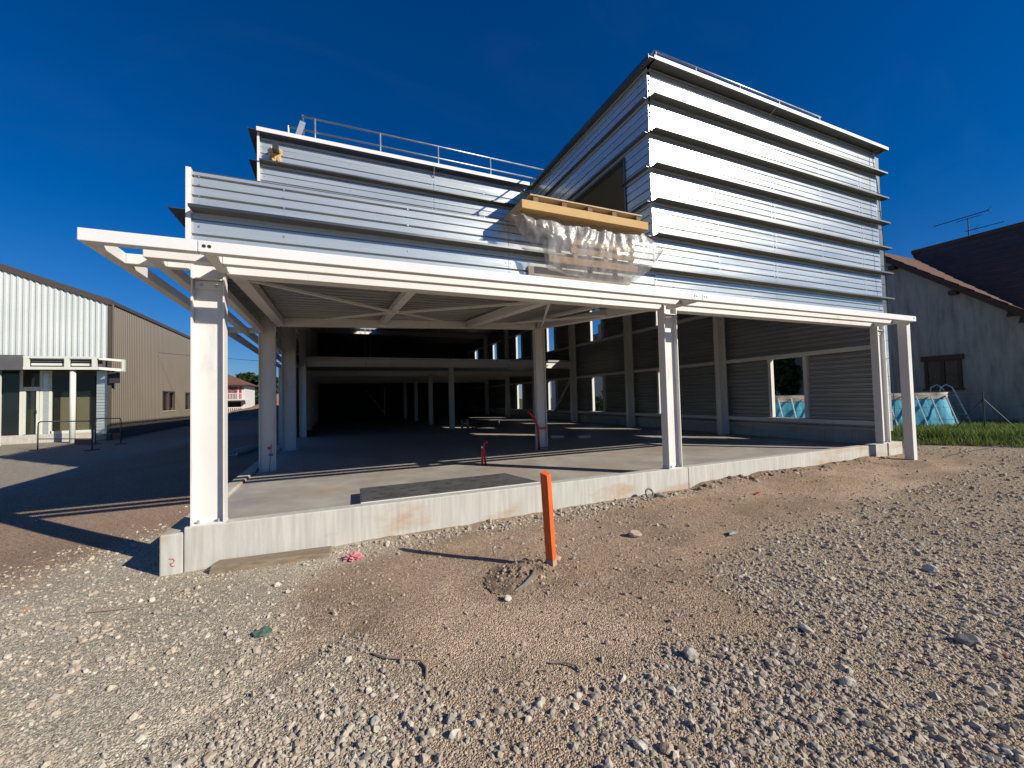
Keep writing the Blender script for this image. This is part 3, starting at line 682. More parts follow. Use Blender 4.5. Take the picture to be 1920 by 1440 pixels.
for y in (23.1, 27.6, 32.1): i_beam_x(-0.99, 11.49, y + 0.1, 3.06, 3.35, name='mezzanine_beam')
for y in (9.95, 14.2, 18.7, 23.2, 27.7, 32.2): i_beam_x(-0.99 if y > 9.9 else 5.2, 11.49, y, 6.72, 7.05, name='roof_beam')
MB().beam((11.7, 18.75, 2.9), (11.7, 21.0, 0.75), 0.08, 0.08).build('wall_brace', M['steel'], bld)
MB().beam((2.6, 37.9, 2.7), (4.1, 37.9, 0.7), 0.09, 0.06).build('wall_brace', M['steel'], bld)
MB().box(4.1, 4.2, 37.85, 37.98, 0.4, 3.0).build('door_post', M['steel'], bld)
# roof guard rails
gr = part_holder('guard_rail', bld, (1.5, 10.5, 7.4))
def rail(pts, r=0.022): MB().tube(pts, r, 8).build('rail_tube', M['rail'], gr, smooth=True)
def rpost(x, y, z0=7.18, z1=8.40): MB().tube([(x, y, z0), (x, y, z1)], 0.024, 8).build('post', M['rail'], gr, smooth=True)
rail([(-0.60, 10.5, 8.40), (5.75, 10.5, 8.40)]); rail([(-0.90, 10.5, 8.08), (5.75, 10.5, 8.08)])
for x in (-0.34, 1.135, 2.6, 4.07): rpost(x, 10.5)
rail([(-0.60, 10.5, 8.42), (-0.60, 10.9, 8.42), (-0.62, 10.9, 7.5)]); MB().tube([(-0.90, 10.5, 8.10), (-0.88, 10.5, 7.2)], 0.022, 8).build('post', M['rail'], gr)
MB().beam((-0.78, 10.3, 7.45), (-0.58, 10.3, 8.15), 0.12, 0.004, up=(0, -1, 0)).build('loose_flashing', M['galv'], gr)
rail([(5.82, 6.0, 8.41), (11.07, 6.0, 8.41)]); rail([(5.82, 6.0, 8.41), (5.82, 10.5, 8.41)])
for x in (5.84, 6.9, 8.2, 9.5, 11.0): rpost(x, 6.0)
for y in (7.2, 8.6, 10.0): rpost(5.82, y)
# hanging cable at the right corner of the tower
cab = [(11.62, 5.27, TOP), (11.63, 5.20, 6.4), (11.66, 5.16, 5.2), (11.70, 5.16, 4.2), (11.80, 5.2, 3.3), (12.10, 5.36, 2.4), (12.22, 5.38, 1.6), (12.24, 5.38, 0.75), (12.32, 5.28, 0.28)]
MB().tube(cab, 0.008, 5).build('hanging_cable', M['black_steel'], bld)

# ================================================================== THINGS ON AND IN THE BUILDING
# --- stack on the parapet: yellow insulation block, pallet, plastic sheet, planks
o = MB().box(2.32, 4.46, 4.86, 6.10, 4.226, 4.345).build('insulation_block', M['pu'], bevel=0.006); tag(o, 'long yellow insulation block overhanging the parapet under a pallet', 'insulation')
pal = thing('pallet', 'flat wooden pallet lying on the yellow block above the parapet', 'pallet', (3.4, 5.4, 4.347))
PX0, PX1, PY0, PY1 = 2.47, 4.38, 4.90, 5.95
for k in range(4):
    y = PY0 + k * 0.30
    MB().box(PX0, PX1, y, y + 0.14, 4.347, 4.363).build('deck_board', M['timber'], pal)
    MB().box(PX0, PX1, y, y + 0.14, 4.443, 4.460).build('deck_board', M['timber'], pal)
for x in (2.52, 2.97, 3.40, 3.83, 4.28):
    for k in range(2):
        y = PY0 + 0.012 + k * 0.60
        MB().box(x, x + 0.075, y, y + 0.11, 4.3635, 4.4425).build('block', M['block_brown'], pal)
fr = thing('plank_frame', 'fresh pine plank frame glimpsed behind the clear plastic sheet', 'planks', (3.6, 5.1, 3.62))
for z0, z1, x0, x1 in ((3.63, 3.73, 2.84, 4.42), (3.80, 3.88, 3.20, 4.36), (3.93, 4.01, 3.20, 4.36)):
    MB().box(x0, x1, 5.085, 5.105, z0, z1).build('plank', M['timber_orange'], fr)
for x in (3.25, 3.8, 4.28):
    MB().box(x, x + 0.07, 5.1055, 5.135, 3.64, 4.20).build('batten', M['timber_orange'], fr)
o = MB().box(2.59, 4.42, 5.262, 5.294, 3.30, 3.60).build('plywood_board', M['plywood'], bevel=0.002); tag(o, 'pale plywood strip set against the cladding below the plastic sheet', 'board')
# clear sheet
def interp(x, pts): return float(np.interp(x, [p[0] for p in pts], [p[1] for p in pts]))
TOPL = [(2.20, 4.17), (2.33, 4.215), (2.6, 4.222), (4.5, 4.222), (4.62, 4.16), (4.72, 4.09), (4.82, 3.98)]
BOT = [(2.20, 4.14), (2.33, 4.06), (2.43, 3.93), (2.55, 3.84), (2.72, 3.78), (2.76, 3.56), (2.80, 3.51), (3.11, 3.455), (3.52, 3.42), (3.89, 3.42), (4.14, 3.40), (4.44, 3.54), (4.62, 3.66), (4.78, 3.86), (4.82, 3.96)]
NU, NV = 190, 70
V = np.zeros((NU + 1, NV + 1, 3))
for i in range(NU + 1):
    u = i / NU; x = 2.20 + 2.62 * u; zt = interp(x, TOPL); zb = interp(x, BOT)
    for j in range(NV + 1):
        v = j / NV; z = zt + (zb - zt) * v
        bulge = 0.07 * math.sin(math.pi * min(1, v * 1.05))
        ph = x * 17 + v * 3.2 * (1 + 0.5 * math.sin(x * 2.2)) + 1.4 * math.sin(x * 5.1)
        fold = 0.018 * math.sin(0.8 * ph) + 0.007 * math.sin(1.9 * ph + 2 * v) + 0.0035 * math.sin(41 * x - 6 * v + 2 * math.sin(3 * v))
        amp = 0.35 + 0.75 * math.sin(math.pi * min(1, 0.12 + v * 0.8))
        V[i, j] = (x + 0.012 * math.sin(9 * v + 4 * x), 4.985 - bulge - fold * amp + 0.09 * v * v, z + 0.01 * math.sin(ph * 1.3))
V[:, :, 1] += 0.030 * (fbm(V[:, :, 0] * 4 + V[:, :, 2] * 3, V[:, :, 2] * 2.0, 2) - 0.37) + 0.005 * (fbm(V[:, :, 0] * 17 + V[:, :, 2] * 9, V[:, :, 2] * 7, 2) - 0.37)
ii, jj = np.meshgrid(np.arange(NU), np.arange(NV), indexing='ij'); b0 = (ii * (NV + 1) + jj).ravel()
pme = np_mesh('plastic_sheet', V.reshape(-1, 3), np.stack([b0, b0 + NV + 1, b0 + NV + 2, b0 + 1], 1))
pm = bpy.data.materials.new('clear_polythene'); pm.use_nodes = True; nt = pm.node_tree; L = nt.links.new; nt.nodes.remove(nt.nodes['Principled BSDF'])
tr = nt.nodes.new('ShaderNodeBsdfTransparent'); tr.inputs[0].default_value = (0.93, 0.92, 0.90, 1)
gl = nt.nodes.new('ShaderNodeBsdfGlossy'); gl.inputs['Roughness'].default_value = 0.34; gl.inputs['Color'].default_value = (0.40, 0.40, 0.40, 1)
df = nt.nodes.new('ShaderNodeBsdfDiffuse'); df.inputs['Color'].default_value = (0.47, 0.47, 0.465, 1)
geo = nt.nodes.new('ShaderNodeNewGeometry')
nb = N(nt, 'ShaderNodeTexNoise', Scale=7.0, Detail=4.0, Distortion=2.6); L(geo.outputs['Position'], nb.inputs['Vector'])
bp = N(nt, 'ShaderNodeBump', Strength=0.4, Distance=0.025); L(nb.outputs[0], bp.inputs['Height']); L(bp.outputs[0], gl.inputs['Normal'])
fre = nt.nodes.new('ShaderNodeFresnel'); fre.inputs['IOR'].default_value = 1.5; L(bp.outputs[0], fre.inputs['Normal'])
tl = nt.nodes.new('ShaderNodeBsdfTranslucent'); tl.inputs['Color'].default_value = (0.60, 0.585, 0.55, 1)
md = nt.nodes.new('ShaderNodeMixShader'); md.inputs[0].default_value = 0.35; L(df.outputs[0], md.inputs[1]); L(tl.outputs[0], md.inputs[2]); L(bp.outputs[0], df.inputs['Normal'])
nz = N(nt, 'ShaderNodeTexNoise', Scale=5.0, Detail=5.0, Distortion=1.2); L(geo.outputs['Position'], nz.inputs['Vector'])
mz = nt.nodes.new('ShaderNodeMapRange'); mz.inputs[1].default_value = 0.3; mz.inputs[2].default_value = 0.7; mz.inputs[3].default_value = 0.38; mz.inputs[4].default_value = 0.74; L(nz.outputs[0], mz.inputs[0])
m0 = nt.nodes.new('ShaderNodeMixShader'); L(mz.outputs[0], m0.inputs[0]); L(tr.outputs[0], m0.inputs[1]); L(md.outputs[0], m0.inputs[2])
fa_ = nt.nodes.new('ShaderNodeMath'); fa_.operation = 'MULTIPLY_ADD'; fa_.inputs[1].default_value = 0.16; fa_.inputs[2].default_value = 0.0; L(fre.outputs[0], fa_.inputs[0])
m1 = nt.nodes.new('ShaderNodeMixShader'); L(fa_.outputs[0], m1.inputs[0]); L(m0.outputs[0], m1.inputs[1]); L(gl.outputs[0], m1.inputs[2])
L(m1.outputs[0], nt.nodes['Material Output'].inputs['Surface'])
o = link('plastic_sheet', pme, pm, smooth=True); tag(o, 'crumpled clear plastic sheet hanging from the stack on the parapet', 'sheet')

# --- dark faced board lying behind the plinth
bd = thing('insulation_board', 'black bitumen-faced insulation board with white edges behind the front plinth', 'insulation', (1.5, 6.0, FZ))
bq = [(0.30, 5.50), (2.80, 5.50), (2.62, 6.42), (0.34, 6.40)]
MB().hexa([(x, y, FZ + 0.002) for x, y in bq], [(x, y, FZ + 0.098) for x, y in bq]).build('foam_core', M['foam'], bd, bevel=0.003)
bi = [(0.312, 5.51), (2.785, 5.51), (2.606, 6.405), (0.35, 6.388)]
fc = MB().hexa([(x, y, FZ + 0.0985) for x, y in bi], [(x, y, FZ + 0.106) for x, y in bi]).build('bitumen_face', M['felt'], bd)
for r_ in range(4):
    for k in range(6):
        x = 0.48 + 0.36 * k + 0.12 * (r_ % 2) + random.uniform(-0.03, 0.03); y = 5.60 + 0.215 * r_
        if x > 2.45: continue
        MB().hexa([(x, y, FZ + 0.1065), (x + 0.07, y + 0.004, FZ + 0.1065), (x + 0.055, y + 0.045, FZ + 0.1065), (x - 0.015, y + 0.041, FZ + 0.1065)],
                  [(x, y, FZ + 0.1085), (x + 0.07, y + 0.004, FZ + 0.1085), (x + 0.055, y + 0.045, FZ + 0.1085), (x - 0.015, y + 0.041, FZ + 0.1085)]).build('fixing_patch', M['felt_dark'], fc)

# --- red conduits
cd_ = thing('conduit_stub', 'pair of bent red conduits rising from the sunlit floor', 'conduit', (2.8, 8.0, FZ))
MB().tube([(2.77, 8.0, FZ - 0.02), (2.775, 8.0, 0.60), (2.775, 8.0, 0.70)], 0.022, 10).build('conduit', M['red'], cd_, smooth=True)
MB().tube([(2.85, 8.01, FZ - 0.02), (2.83, 8.01, 0.52), (2.815, 8.01, 0.68), (2.83, 8.01, 0.80), (2.87, 8.01, 0.83), (2.90, 8.01, 0.78)], 0.022, 10).build('conduit', M['red'], cd_, smooth=True)
MB().tube([(2.775, 8.0, 0.70), (2.775, 8.0, 0.735)], 0.023, 10).build('white_sleeve', M['foam'], cd_)
rp = thing('red_pipe', 'red conduit strapped to the inner column and bending left', 'conduit', (4.85, 9.55, FZ))
MB().tube([(4.87, 9.56, FZ - 0.01), (4.865, 9.56, 0.75), (4.84, 9.56, 0.98), (4.76, 9.56, 1.16), (4.66, 9.57, 1.28), (4.58, 9.58, 1.37)], 0.03, 10).build('conduit', M['red'], rp, smooth=True)
MB().box(4.85, 5.17, 9.583, 9.596, 0.87, 0.92).build('strap', M['red'], rp)
MB().box(4.85, 5.17, 9.583, 9.596, 0.375, 0.40).build('strap', M['red'], rp)
fl = thing('marker_flag', 'small red flag with blue tape on a wire at the rear left column', 'flag', (-1.17, 9.58, FZ))
MB().tube([(-1.19, 9.575, FZ), (-1.165, 9.57, 0.69), (-1.150, 9.57, 0.90)], 0.006, 6).build('wire', M['black_steel'], fl)
MB().add([(-1.16, 9.566, 0.80), (-1.20, 9.562, 0.78), (-1.23, 9.566, 0.835), (-1.19, 9.562, 0.85), (-1.18, 9.55, 0.88)], [(0, 1, 2, 3), (0, 3, 4)]).build('flag_cloth', M['red'], fl)
MB().beam((-1.205, 9.565, 0.685), (-1.125, 9.565, 0.68), 0.012, 0.035).build('tape', M['blue'], fl)
# --- bits on the dark floor
o = thing('paint_can', 'slim teal can standing beyond the inner columns', 'can', (5.42, 18.35, FZ)); M['teal'] = mk('teal_label', (0.10, 0.42, 0.40), nscale=4, rough=0.4); M['peach'] = mk('peach_label', (0.62, 0.36, 0.24), nscale=4, rough=0.5)
MB().tube([(5.42, 18.35, FZ), (5.42, 18.35, 0.70)], 0.05, 12).build('body', M['teal'], o, smooth=True); MB().tube([(5.42, 18.35, 0.70), (5.42, 18.35, 0.74)], 0.03, 10).build('cap', M['foam'], o)
o = thing('cardboard_tube', 'peach coloured paper tube beside the teal can', 'tube', (5.68, 18.3, FZ))
MB().tube([(5.68, 18.3, FZ), (5.66, 18.3, 0.76)], 0.055, 12).build('body', M['peach'], o, smooth=True); MB().tube([(5.66, 18.3, 0.7605), (5.66, 18.3, 0.77)], 0.045, 10).build('cap', M['foam'], o)
tb = thing('trestle_table', 'low dark trestle table standing deep inside the hall', 'table', (6.4, 18.0, FZ))
MB().box(5.8, 7.15, 17.8, 18.3, 0.70, 0.74).build('table_top', M['felt'], tb)
for x, y in ((5.9, 17.85), (5.9, 18.25), (7.05, 17.85), (7.05, 18.25)): MB().box(x - 0.03, x + 0.03, y - 0.03, y + 0.03, FZ, 0.699).build('leg', M['felt'], tb)
o = MB().hexa([(6.62, 12.12, FZ), (6.95, 11.86, FZ), (7.05, 11.98, FZ), (6.72, 12.24, FZ)], [(6.62, 12.12, FZ + 0.07), (6.95, 11.86, FZ + 0.07), (7.05, 11.98, FZ + 0.07), (6.72, 12.24, FZ + 0.07)]).build('floor_block', M['foam'], bevel=0.005); tag(o, 'pale foam offcut on the shaded floor nearer the inner column', 'offcut')
o = MB().hexa([(7.30, 11.42, FZ), (7.72, 11.40, FZ), (7.76, 11.58, FZ), (7.34, 11.62, FZ)], [(7.30, 11.42, FZ + 0.07), (7.72, 11.40, FZ + 0.07), (7.76, 11.58, FZ + 0.09), (7.34, 11.62, FZ + 0.07)]).build('floor_block', M['foam'], bevel=0.005); tag(o, 'pale foam offcut on the shaded floor farther from the inner column', 'offcut')

# ================================================================== FOREGROUND THINGS
def G(x, y): return float(g(np.array([x]), np.array([y]))[0])
st = thing('survey_stake', 'orange painted wooden survey stake driven into a heap of dirt', 'stake', (1.92, 3.57, 0.0))
gz = G(1.92, 3.57)
def stk(z, lean, w, d):
    cx = 1.925 - 0.055 * lean; cy = 3.57 - 0.02 * lean
    c, s_ = math.cos(-1.04), math.sin(-1.04)
    return [(cx + a * w * c - b_ * d * s_, cy + a * w * s_ + b_ * d * c, z) for a, b_ in ((-1, -1), (1, -1), (1, 1), (-1, 1))]
q0 = stk(-0.1, 0, 0.036, 0.037); q1 = stk(0.14, 0.14, 0.040, 0.038); q2 = stk(0.965, 1, 0.038, 0.036)
q2 = [(p[0], p[1], p[2] + dz) for p, dz in zip(q2, (0.01, -0.012, 0.0, 0.028))]
m = MB(); 
zs = [0.14, 0.30, 0.50, 0.70, 0.88]
rings = [stk(z, 0.14 + 0.86 * (z - 0.14) / 0.825, 0.039 + random.uniform(-0.0015, 0.0015), 0.037 + random.uniform(-0.0015, 0.0015)) for z in zs] + [q2]
for k in range(len(rings) - 1):
    a = rings[k]; b_ = rings[k + 1]
    kk = len(m.v); m.v += a if k == 0 else []; m.v += b_
    base = 4 * k
    for e in range(4): m.f.append((base + e, base + (e + 1) % 4, base + 4 + (e + 1) % 4, base + 4 + e))
m.f.append((4 * (len(rings) - 1), 4 * (len(rings) - 1) + 1, 4 * (len(rings) - 1) + 2, 4 * (len(rings) - 1) + 3)); m.f.append((3, 2, 1, 0))
m.build('painted_shaft', M['orange'], st, bevel=0.002)
MB().hexa(q0, [(p[0], p[1], 0.1395) for p in q1]).build('bare_foot', M['bare_wood'], st)

o = MB().hexa([(-1.19, 5.10, -0.06), (-0.06, 4.94, -0.05), (-0.03, 5.20, -0.05), (-1.15, 5.28, -0.06)], [(-1.16, 5.12, 0.075), (-0.05, 4.97, 0.072), (-0.03, 5.20, 0.074), (-1.12, 5.28, 0.078)]).build('timber_sleeper', M['timber_grey'], bevel=0.01); tag(o, 'weathered wooden sleeper wedged under the front plinth', 'timber')

def blob(name, mat, loc, scale, seed, rough=0.25, sub=3, flat=0.0, parent=None, smooth=False):
    rs = random.Random(seed); bm = bmesh.new(); bmesh.ops.create_icosphere(bm, subdivisions=sub, radius=1.0)
    planes = [(Vector((rs.gauss(0, 1), rs.gauss(0, 1), rs.gauss(0, 1))).normalized(), rs.uniform(0.55, 0.9)) for _ in range(9)]
    a = rs.uniform(0, 6.28); rot = Matrix.Rotation(a, 3, 'Z')
    for v in bm.verts:
        p = v.co.copy()
        for nrm, d in planes:
            t = p.dot(nrm)
            if t > d: p -= nrm * (t - d)
        p *= 1 + rough * 0.25 * math.sin(5 * p.x + a) * math.sin(6 * p.y + 2 * a)
        p = rot @ Vector((p.x * scale[0], p.y * scale[1], p.z * scale[2]))
        v.co = p + Vector(loc)
    me = bpy.data.meshes.new(name); bm.to_mesh(me); bm.free()
    return link(name, me, mat, parent, smooth)
M['rock_grey'] = mk('grey_rock', (0.36, 0.33, 0.28), (0.50, 0.46, 0.39), nscale=25, rough=0.9, bump=0.003, bscale=90)
M['rock_pink'] = mk('pinkish_rock', (0.44, 0.31, 0.23), (0.52, 0.39, 0.30), nscale=25, rough=0.9, bump=0.003, bscale=90)
M['rock_pale'] = mk('pale_rock', (0.52, 0.48, 0.40), (0.62, 0.58, 0.50), nscale=25, rough=0.9, bump=0.003, bscale=90)
M['rock_dark'] = mk('dark_rock', (0.24, 0.22, 0.20), (0.32, 0.30, 0.27), nscale=25, rough=0.9, bump=0.003, bscale=90)
ROCKS = [(3.20, 3.90, 0.052, 'rock_pink', 'pinkish angular rock lying alone on bare dirt right of the stake'),
         (1.30, 3.20, 0.038, 'rock_pale', 'pale rounded stone just in front of the dirt heap at the stake'),
         (2.07, 3.73, 0.050, 'rock_pink', 'brown stone leaning behind the foot of the orange stake'),
         (2.05, 2.00, 0.068, 'rock_grey', 'large flat grey stone right of centre among the foreground gravel'),
         (0.54, 2.09, 0.042, 'rock_pale', 'whitish block of stone at the lower middle, below a brown stone'),
         (0.55, 2.19, 0.040, 'rock_dark', 'brown rounded stone touching the whitish block at the lower middle'),
         (1.01, 2.07, 0.030, 'rock_pale', 'small bright white stone alone on dirt in the lower middle'),
         (1.24, 2.04, 0.030, 'rock_pale', 'small cream stone right of the bright white one'),
         (1.32, 1.62, 0.045, 'rock_pale', 'cream stone at the bottom edge, left of its tan twin'),
         (1.42, 1.55, 0.045, 'rock_pink', 'tan stone at the bottom edge, right of its cream twin'),
         (2.95, 1.86, 0.055, 'rock_grey', 'grey slab of stone at the border of dirt and gravel on the right'),
         (3.72, 1.32, 0.085, 'rock_dark', 'large dark stone near the lower right corner'),
         (4.85, 1.94, 0.075, 'rock_pale', 'long pale stone in the gravel at the right'),
         (2.63, 1.44, 0.050, 'rock_pale', 'pale pointed stone in the gravel, lower right of centre'),
         (-0.49, 4.45, 0.045, 'rock_pale', 'flat cream stone in the gravel below the wooden sleeper'),
         (0.86, 2.26, 0.028, 'rock_pink', 'small upright tan stone in the lower middle'),
         (0.19, 2.36, 0.036, 'rock_grey', 'grey stone left of the whitish block in the lower middle'),
         (1.09, 1.57, 0.050, 'rock_dark', 'brown half buried stone cut by the bottom edge')]
for i, (x, y, s_, mt, lb) in enumerate(ROCKS):
    s_ = s_ * (1.35 if i == 0 else 0.95 if i < 3 else 0.72)
    o = blob('rock', M[mt], (x, y, G(x, y) + s_ * 0.35), (s_ * 1.15, s_ * 0.9, s_ * 0.75), 40 + i); tag(o, lb, 'rock', 'loose rocks in the foreground')
# heap of dug earth beside the stake
NX = NY = 64; xs = np.linspace(1.22, 2.12, NX); ys_ = np.linspace(3.22, 3.98, NY); X_, Y_ = np.meshgrid(xs, ys_)
wob = 0.55 * (fbm(X_ * 6 + 2, Y_ * 6, 3) - 0.44)
e_ = np.hypot((X_ - 1.66) / 0.25, (Y_ - 3.60) / 0.18) + wob
hz = 0.085 * np.exp(-np.clip(e_, 0, 9) ** 2.0) + 0.035 * np.exp(-np.clip(np.hypot((X_ - 1.52) / 0.24, (Y_ - 3.40) / 0.12) + wob, 0, 9) ** 2)
lum = fbm(X_ * 15 + 3, Y_ * 15, 3); hz = hz + np.clip(hz * 14, 0, 1) * (0.085 * np.abs(lum - 0.44) + 0.055 * np.clip(fbm(X_ * 27, Y_ * 27 + 7, 2) - 0.40, 0, 1) - 0.012)
hz = np.where(hz < 0.006, -0.03, hz) + g(X_, Y_)
r0, c0 = np.meshgrid(np.arange(NY - 1), np.arange(NX - 1), indexing='ij'); b0 = (r0 * NX + c0).ravel()
me = np_mesh('dirt_heap', np.stack([X_.ravel(), Y_.ravel(), hz.ravel()], 1), np.stack([b0, b0 + 1, b0 + NX + 1, b0 + NX], 1))
M['dug_earth'] = mk('dug_brown_earth', (0.20, 0.135, 0.085), (0.34, 0.25, 0.165), nscale=14, rough=0.95, bump=0.012, bscale=60, c3=(0.14, 0.095, 0.065), s3=6, m3=(0.5, 0.65))
o = link('dirt_heap', me, M['dug_earth']); HP = np.stack([X_.ravel(), Y_.ravel(), hz.ravel()], 1)
pick = HP[rng.choice(len(HP), 420)]; pick = pick[(pick[:, 2] - g(pick[:, 0], pick[:, 1])) > 0.004]; n = len(pick)
sv = ICO_V[None] * (1 + rng.uniform(-0.26, 0.2, (n, 12, 1))) * (0.007 * np.exp(rng.normal(0, 0.5, n)))[:, None, None]
sv = np.einsum('nij,nkj->nki', rot_mats(n), sv) + pick[:, None, :]
hme = np_mesh('heap_stones', sv.reshape(-1, 3), (ICO_F[None] + (np.arange(n) * 12)[:, None, None]).reshape(-1, 3)); colour_attr(hme, np.repeat(np.array([0.34, 0.26, 0.18]) * rng.uniform(0.6, 1.5, (n, 1)), 12, axis=0))
hs_ = link('heap_stones', hme, M['stone'], o); hs_['kind'] = 'stuff'
tag(o, 'low heap of dug brown earth at the foot of the orange stake', 'earth heap')
CL = ['dark lump of earth on top of the heap by the stake', 'brown clod on the left slope of the heap', 'crumbly clod at the front edge of the heap', 'small earth lump between bark and stake', 'earth clod rolled off the left of the heap', 'reddish clod at the back of the heap', 'grey clod beside the bark strip']
for i, (x, y) in enumerate(((1.70, 3.60), (1.50, 3.56), (1.60, 3.36), (1.80, 3.48), (1.36, 3.48), (1.72, 3.74), (1.44, 3.38))):
    s_ = random.uniform(0.022, 0.036); zz = 0.075 * math.exp(-math.hypot((x - 1.66) / 0.25, (y - 3.60) / 0.18) ** 2)
    o = blob('dirt_clod', M['dug_earth'], (x, y, G(x, y) + zz + s_ * 0.35), (s_ * 1.2, s_, s_ * 0.8), 90 + i, sub=2); tag(o, CL[i], 'clod', 'clods heaped at the stake')
# dark clods along the right half of the plinth
for i in range(16):
    x = 5.65 + 5.6 * (i / 15) ** 1.3 + random.uniform(-0.1, 0.1); y = 5.24 - random.uniform(0, 0.14); s_ = random.uniform(0.02, 0.05) * (1.3 if i < 8 else 0.9)
    o = blob('plinth_clod', M['dug_earth'], (x, y, G(x, y) + s_ * 0.3), (s_ * 1.25, s_, s_ * 0.8), 140 + i, sub=2); tag(o, 'dark clod of loose earth along the right half of the plinth', 'clod', 'clods along the plinth foot')
# strip of old rag or bark at the heap
M['bark'] = mk('grey_bark', (0.15, 0.13, 0.11), (0.24, 0.215, 0.185), nscale=12, rough=0.9, bump=0.004, bscale=60)
o = MB().tube([(1.70, 3.48, G(1.68, 3.5) + 0.075), (1.62, 3.38, G(1.6, 3.38) + 0.055), (1.50, 3.30, G(1.47, 3.30) + 0.03), (1.40, 3.28, G(1.38, 3.3) + 0.015)], [0.010, 0.020, 0.022, 0.006], 7).build('bark_strip', M['bark']); tag(o, 'curled strip of grey bark on the heap in front of the stake', 'bark')
def stick(pts, r, label):
    P_ = [(x, y, G(x, y) + h_) for x, y, h_ in pts]
    rr = [0.6 * r * (1 - 0.12 * k) for k in range(len(P_))]
    o = MB().tube(P_, rr, 7).build('stick', M['stick'], smooth=False); tag(o, label, 'stick', 'dry sticks on the ground')
stick([(0.22, 2.96, 0.012), (0.30, 2.86, 0.016), (0.40, 2.80, 0.014), (0.51, 2.74, 0.010)], 0.011, 'long crooked dry stick lying left of the lower middle')
stick([(0.50, 2.72, 0.012), (0.52, 2.65, 0.012), (0.50, 2.56, 0.008)], 0.016, 'stubby stick end pointing at the viewer beside the long stick')
stick([(1.24, 2.35, 0.012), (1.31, 2.31, 0.018), (1.36, 2.25, 0.016), (1.36, 2.20, 0.008)], 0.014, 'bent root-like stick on dirt below the stake')
stick([(3.32, 3.10, 0.006), (3.50, 3.16, 0.008)], 0.004, 'thin dark twig on the dirt right of the stake')
stick([(-1.9, 4.62, 0.012), (-1.62, 4.55, 0.014), (-1.40, 4.60, 0.01)], 0.010, 'pale thin branch on the gravel before the plinth corner')
stick([(-1.35, 4.72, 0.012), (-1.16, 4.86, 0.012), (-1.05, 4.92, 0.01)], 0.010, 'short yellow lath on the gravel left of the sleeper')
# crumpled pink rag
rs = random.Random(5); bm = bmesh.new(); bmesh.ops.create_icosphere(bm, subdivisions=4, radius=1.0)
for v in bm.verts:
    p = v.co; k = 0.72 + 0.26 * math.sin(7 * p.x + 3 * p.y) * math.sin(6 * p.y + 1) + 0.18 * math.sin(13 * p.z + 9 * p.x) + 0.10 * math.sin(23 * p.y + 17 * p.x)
    v.co = Vector((0.18 + p.x * 0.10 * k, 4.80 + p.y * 0.08 * k, G(0.18, 4.8) + 0.02 + max(-0.02, p.z * 0.055 * k)))
me = bpy.data.meshes.new('cloth_rag'); bm.to_mesh(me); bm.free(); o = link('cloth_rag', me, M['pink']); tag(o, 'crumpled pink rag on the gravel beside the sleeper', 'rag')
# green flattened disc
m = MB(); n = 18; cx, cy = -0.49, 3.56; cz = G(cx, cy) + 0.018
ring = [(cx + 0.062 * math.cos(2 * math.pi * k / n) * (1 + 0.1 * math.sin(3 * k)), cy + 0.06 * math.sin(2 * math.pi * k / n), cz + 0.006 * math.sin(5 * k)) for k in range(n)]
m.v = ring + [(p[0], p[1], p[2] - 0.012) for p in ring] + [(cx, cy, cz + 0.012), (cx, cy, cz - 0.012)]
for k in range(n):
    j = (k + 1) % n; m.f += [(k, j, 2 * n), (n + j, n + k, 2 * n + 1), (j, k, n + k, n + j)]
o = m.build('green_disc', M['leaf_green'], smooth=False); tag(o, 'flattened green oval disc on the pale gravel', 'disc')
# grey roll of hose and red bit at the plinth, scraps
ho = thing('hose_coil', 'small grey coil of hose at the plinth joint', 'hose', (4.55, 5.12, G(4.55, 5.12)))
gz = G(4.55, 5.12)
MB().tube([(4.52 + 0.07 * math.cos(t), 5.12 + 0.02 * math.sin(t), gz + 0.075 + 0.065 * math.sin(t)) for t in np.linspace(0.3, 6.4, 20)], 0.016, 8).build('coil', M['rubber'], ho, smooth=True)
MB().tube([(4.60, 5.10, gz + 0.03), (4.68, 5.08, gz + 0.05), (4.76, 5.06, gz + 0.02)], 0.022, 8).build('loose_end', M['rubber'], ho, smooth=True)
def scrap(name, x, y, w, d, mat, label, cat, seed):
    rs = random.Random(seed); z = G(x, y) + 0.025
    vs = [(x - w, y - d, z + rs.uniform(-.008, .012)), (x + w * .2, y - d * 1.2, z + rs.uniform(0, .02)), (x + w, y - d * .3, z), (x + w * .8, y + d, z + rs.uniform(0, .02)), (x - w * .3, y + d * .8, z + 0.01), (x, y, z + 0.012)]
    vs += [(p[0], p[1], p[2] - 0.004) for p in vs]
    f = [(0, 1, 5), (1, 2, 5), (2, 3, 5), (3, 4, 5), (4, 0, 5)]; f += [tuple(i + 6 for i in t[::-1]) for t in f]; f += [(1, 0, 6, 7), (2, 1, 7, 8), (3, 2, 8, 9), (4, 3, 9, 10), (0, 4, 10, 6)]
    m = MB(); m.add(vs, f); o = m.build(name, mat); tag(o, label, cat); return o
scrap('red_scrap', 6.10, 4.47, 0.06, 0.03, M['red'], 'torn red plastic scrap on the dirt right of the stake', 'scrap', 3)
scrap('metal_scrap', 4.20, 3.41, 0.085, 0.035, M['galv'], 'shiny folded metal scrap on the dirt between stake and gravel', 'scrap', 4)
scrap('clear_scrap', 4.44, 4.86, 0.03, 0.02, M['red'], 'tiny red chip beside the grey hose coil', 'scrap', 6)
o = MB().tube([(x, 4.55 + 0.5 * math.sin((x - 12) * 0.7) * 0.3 + (x - 12) * -0.05, G(x, 4.55) + 0.012) for x in np.linspace(12.2, 17.5, 14)], 0.012, 6).build('ground_cable', M['black_steel']); tag(o, 'thin black cable trailing over the ground at the right', 'cable')
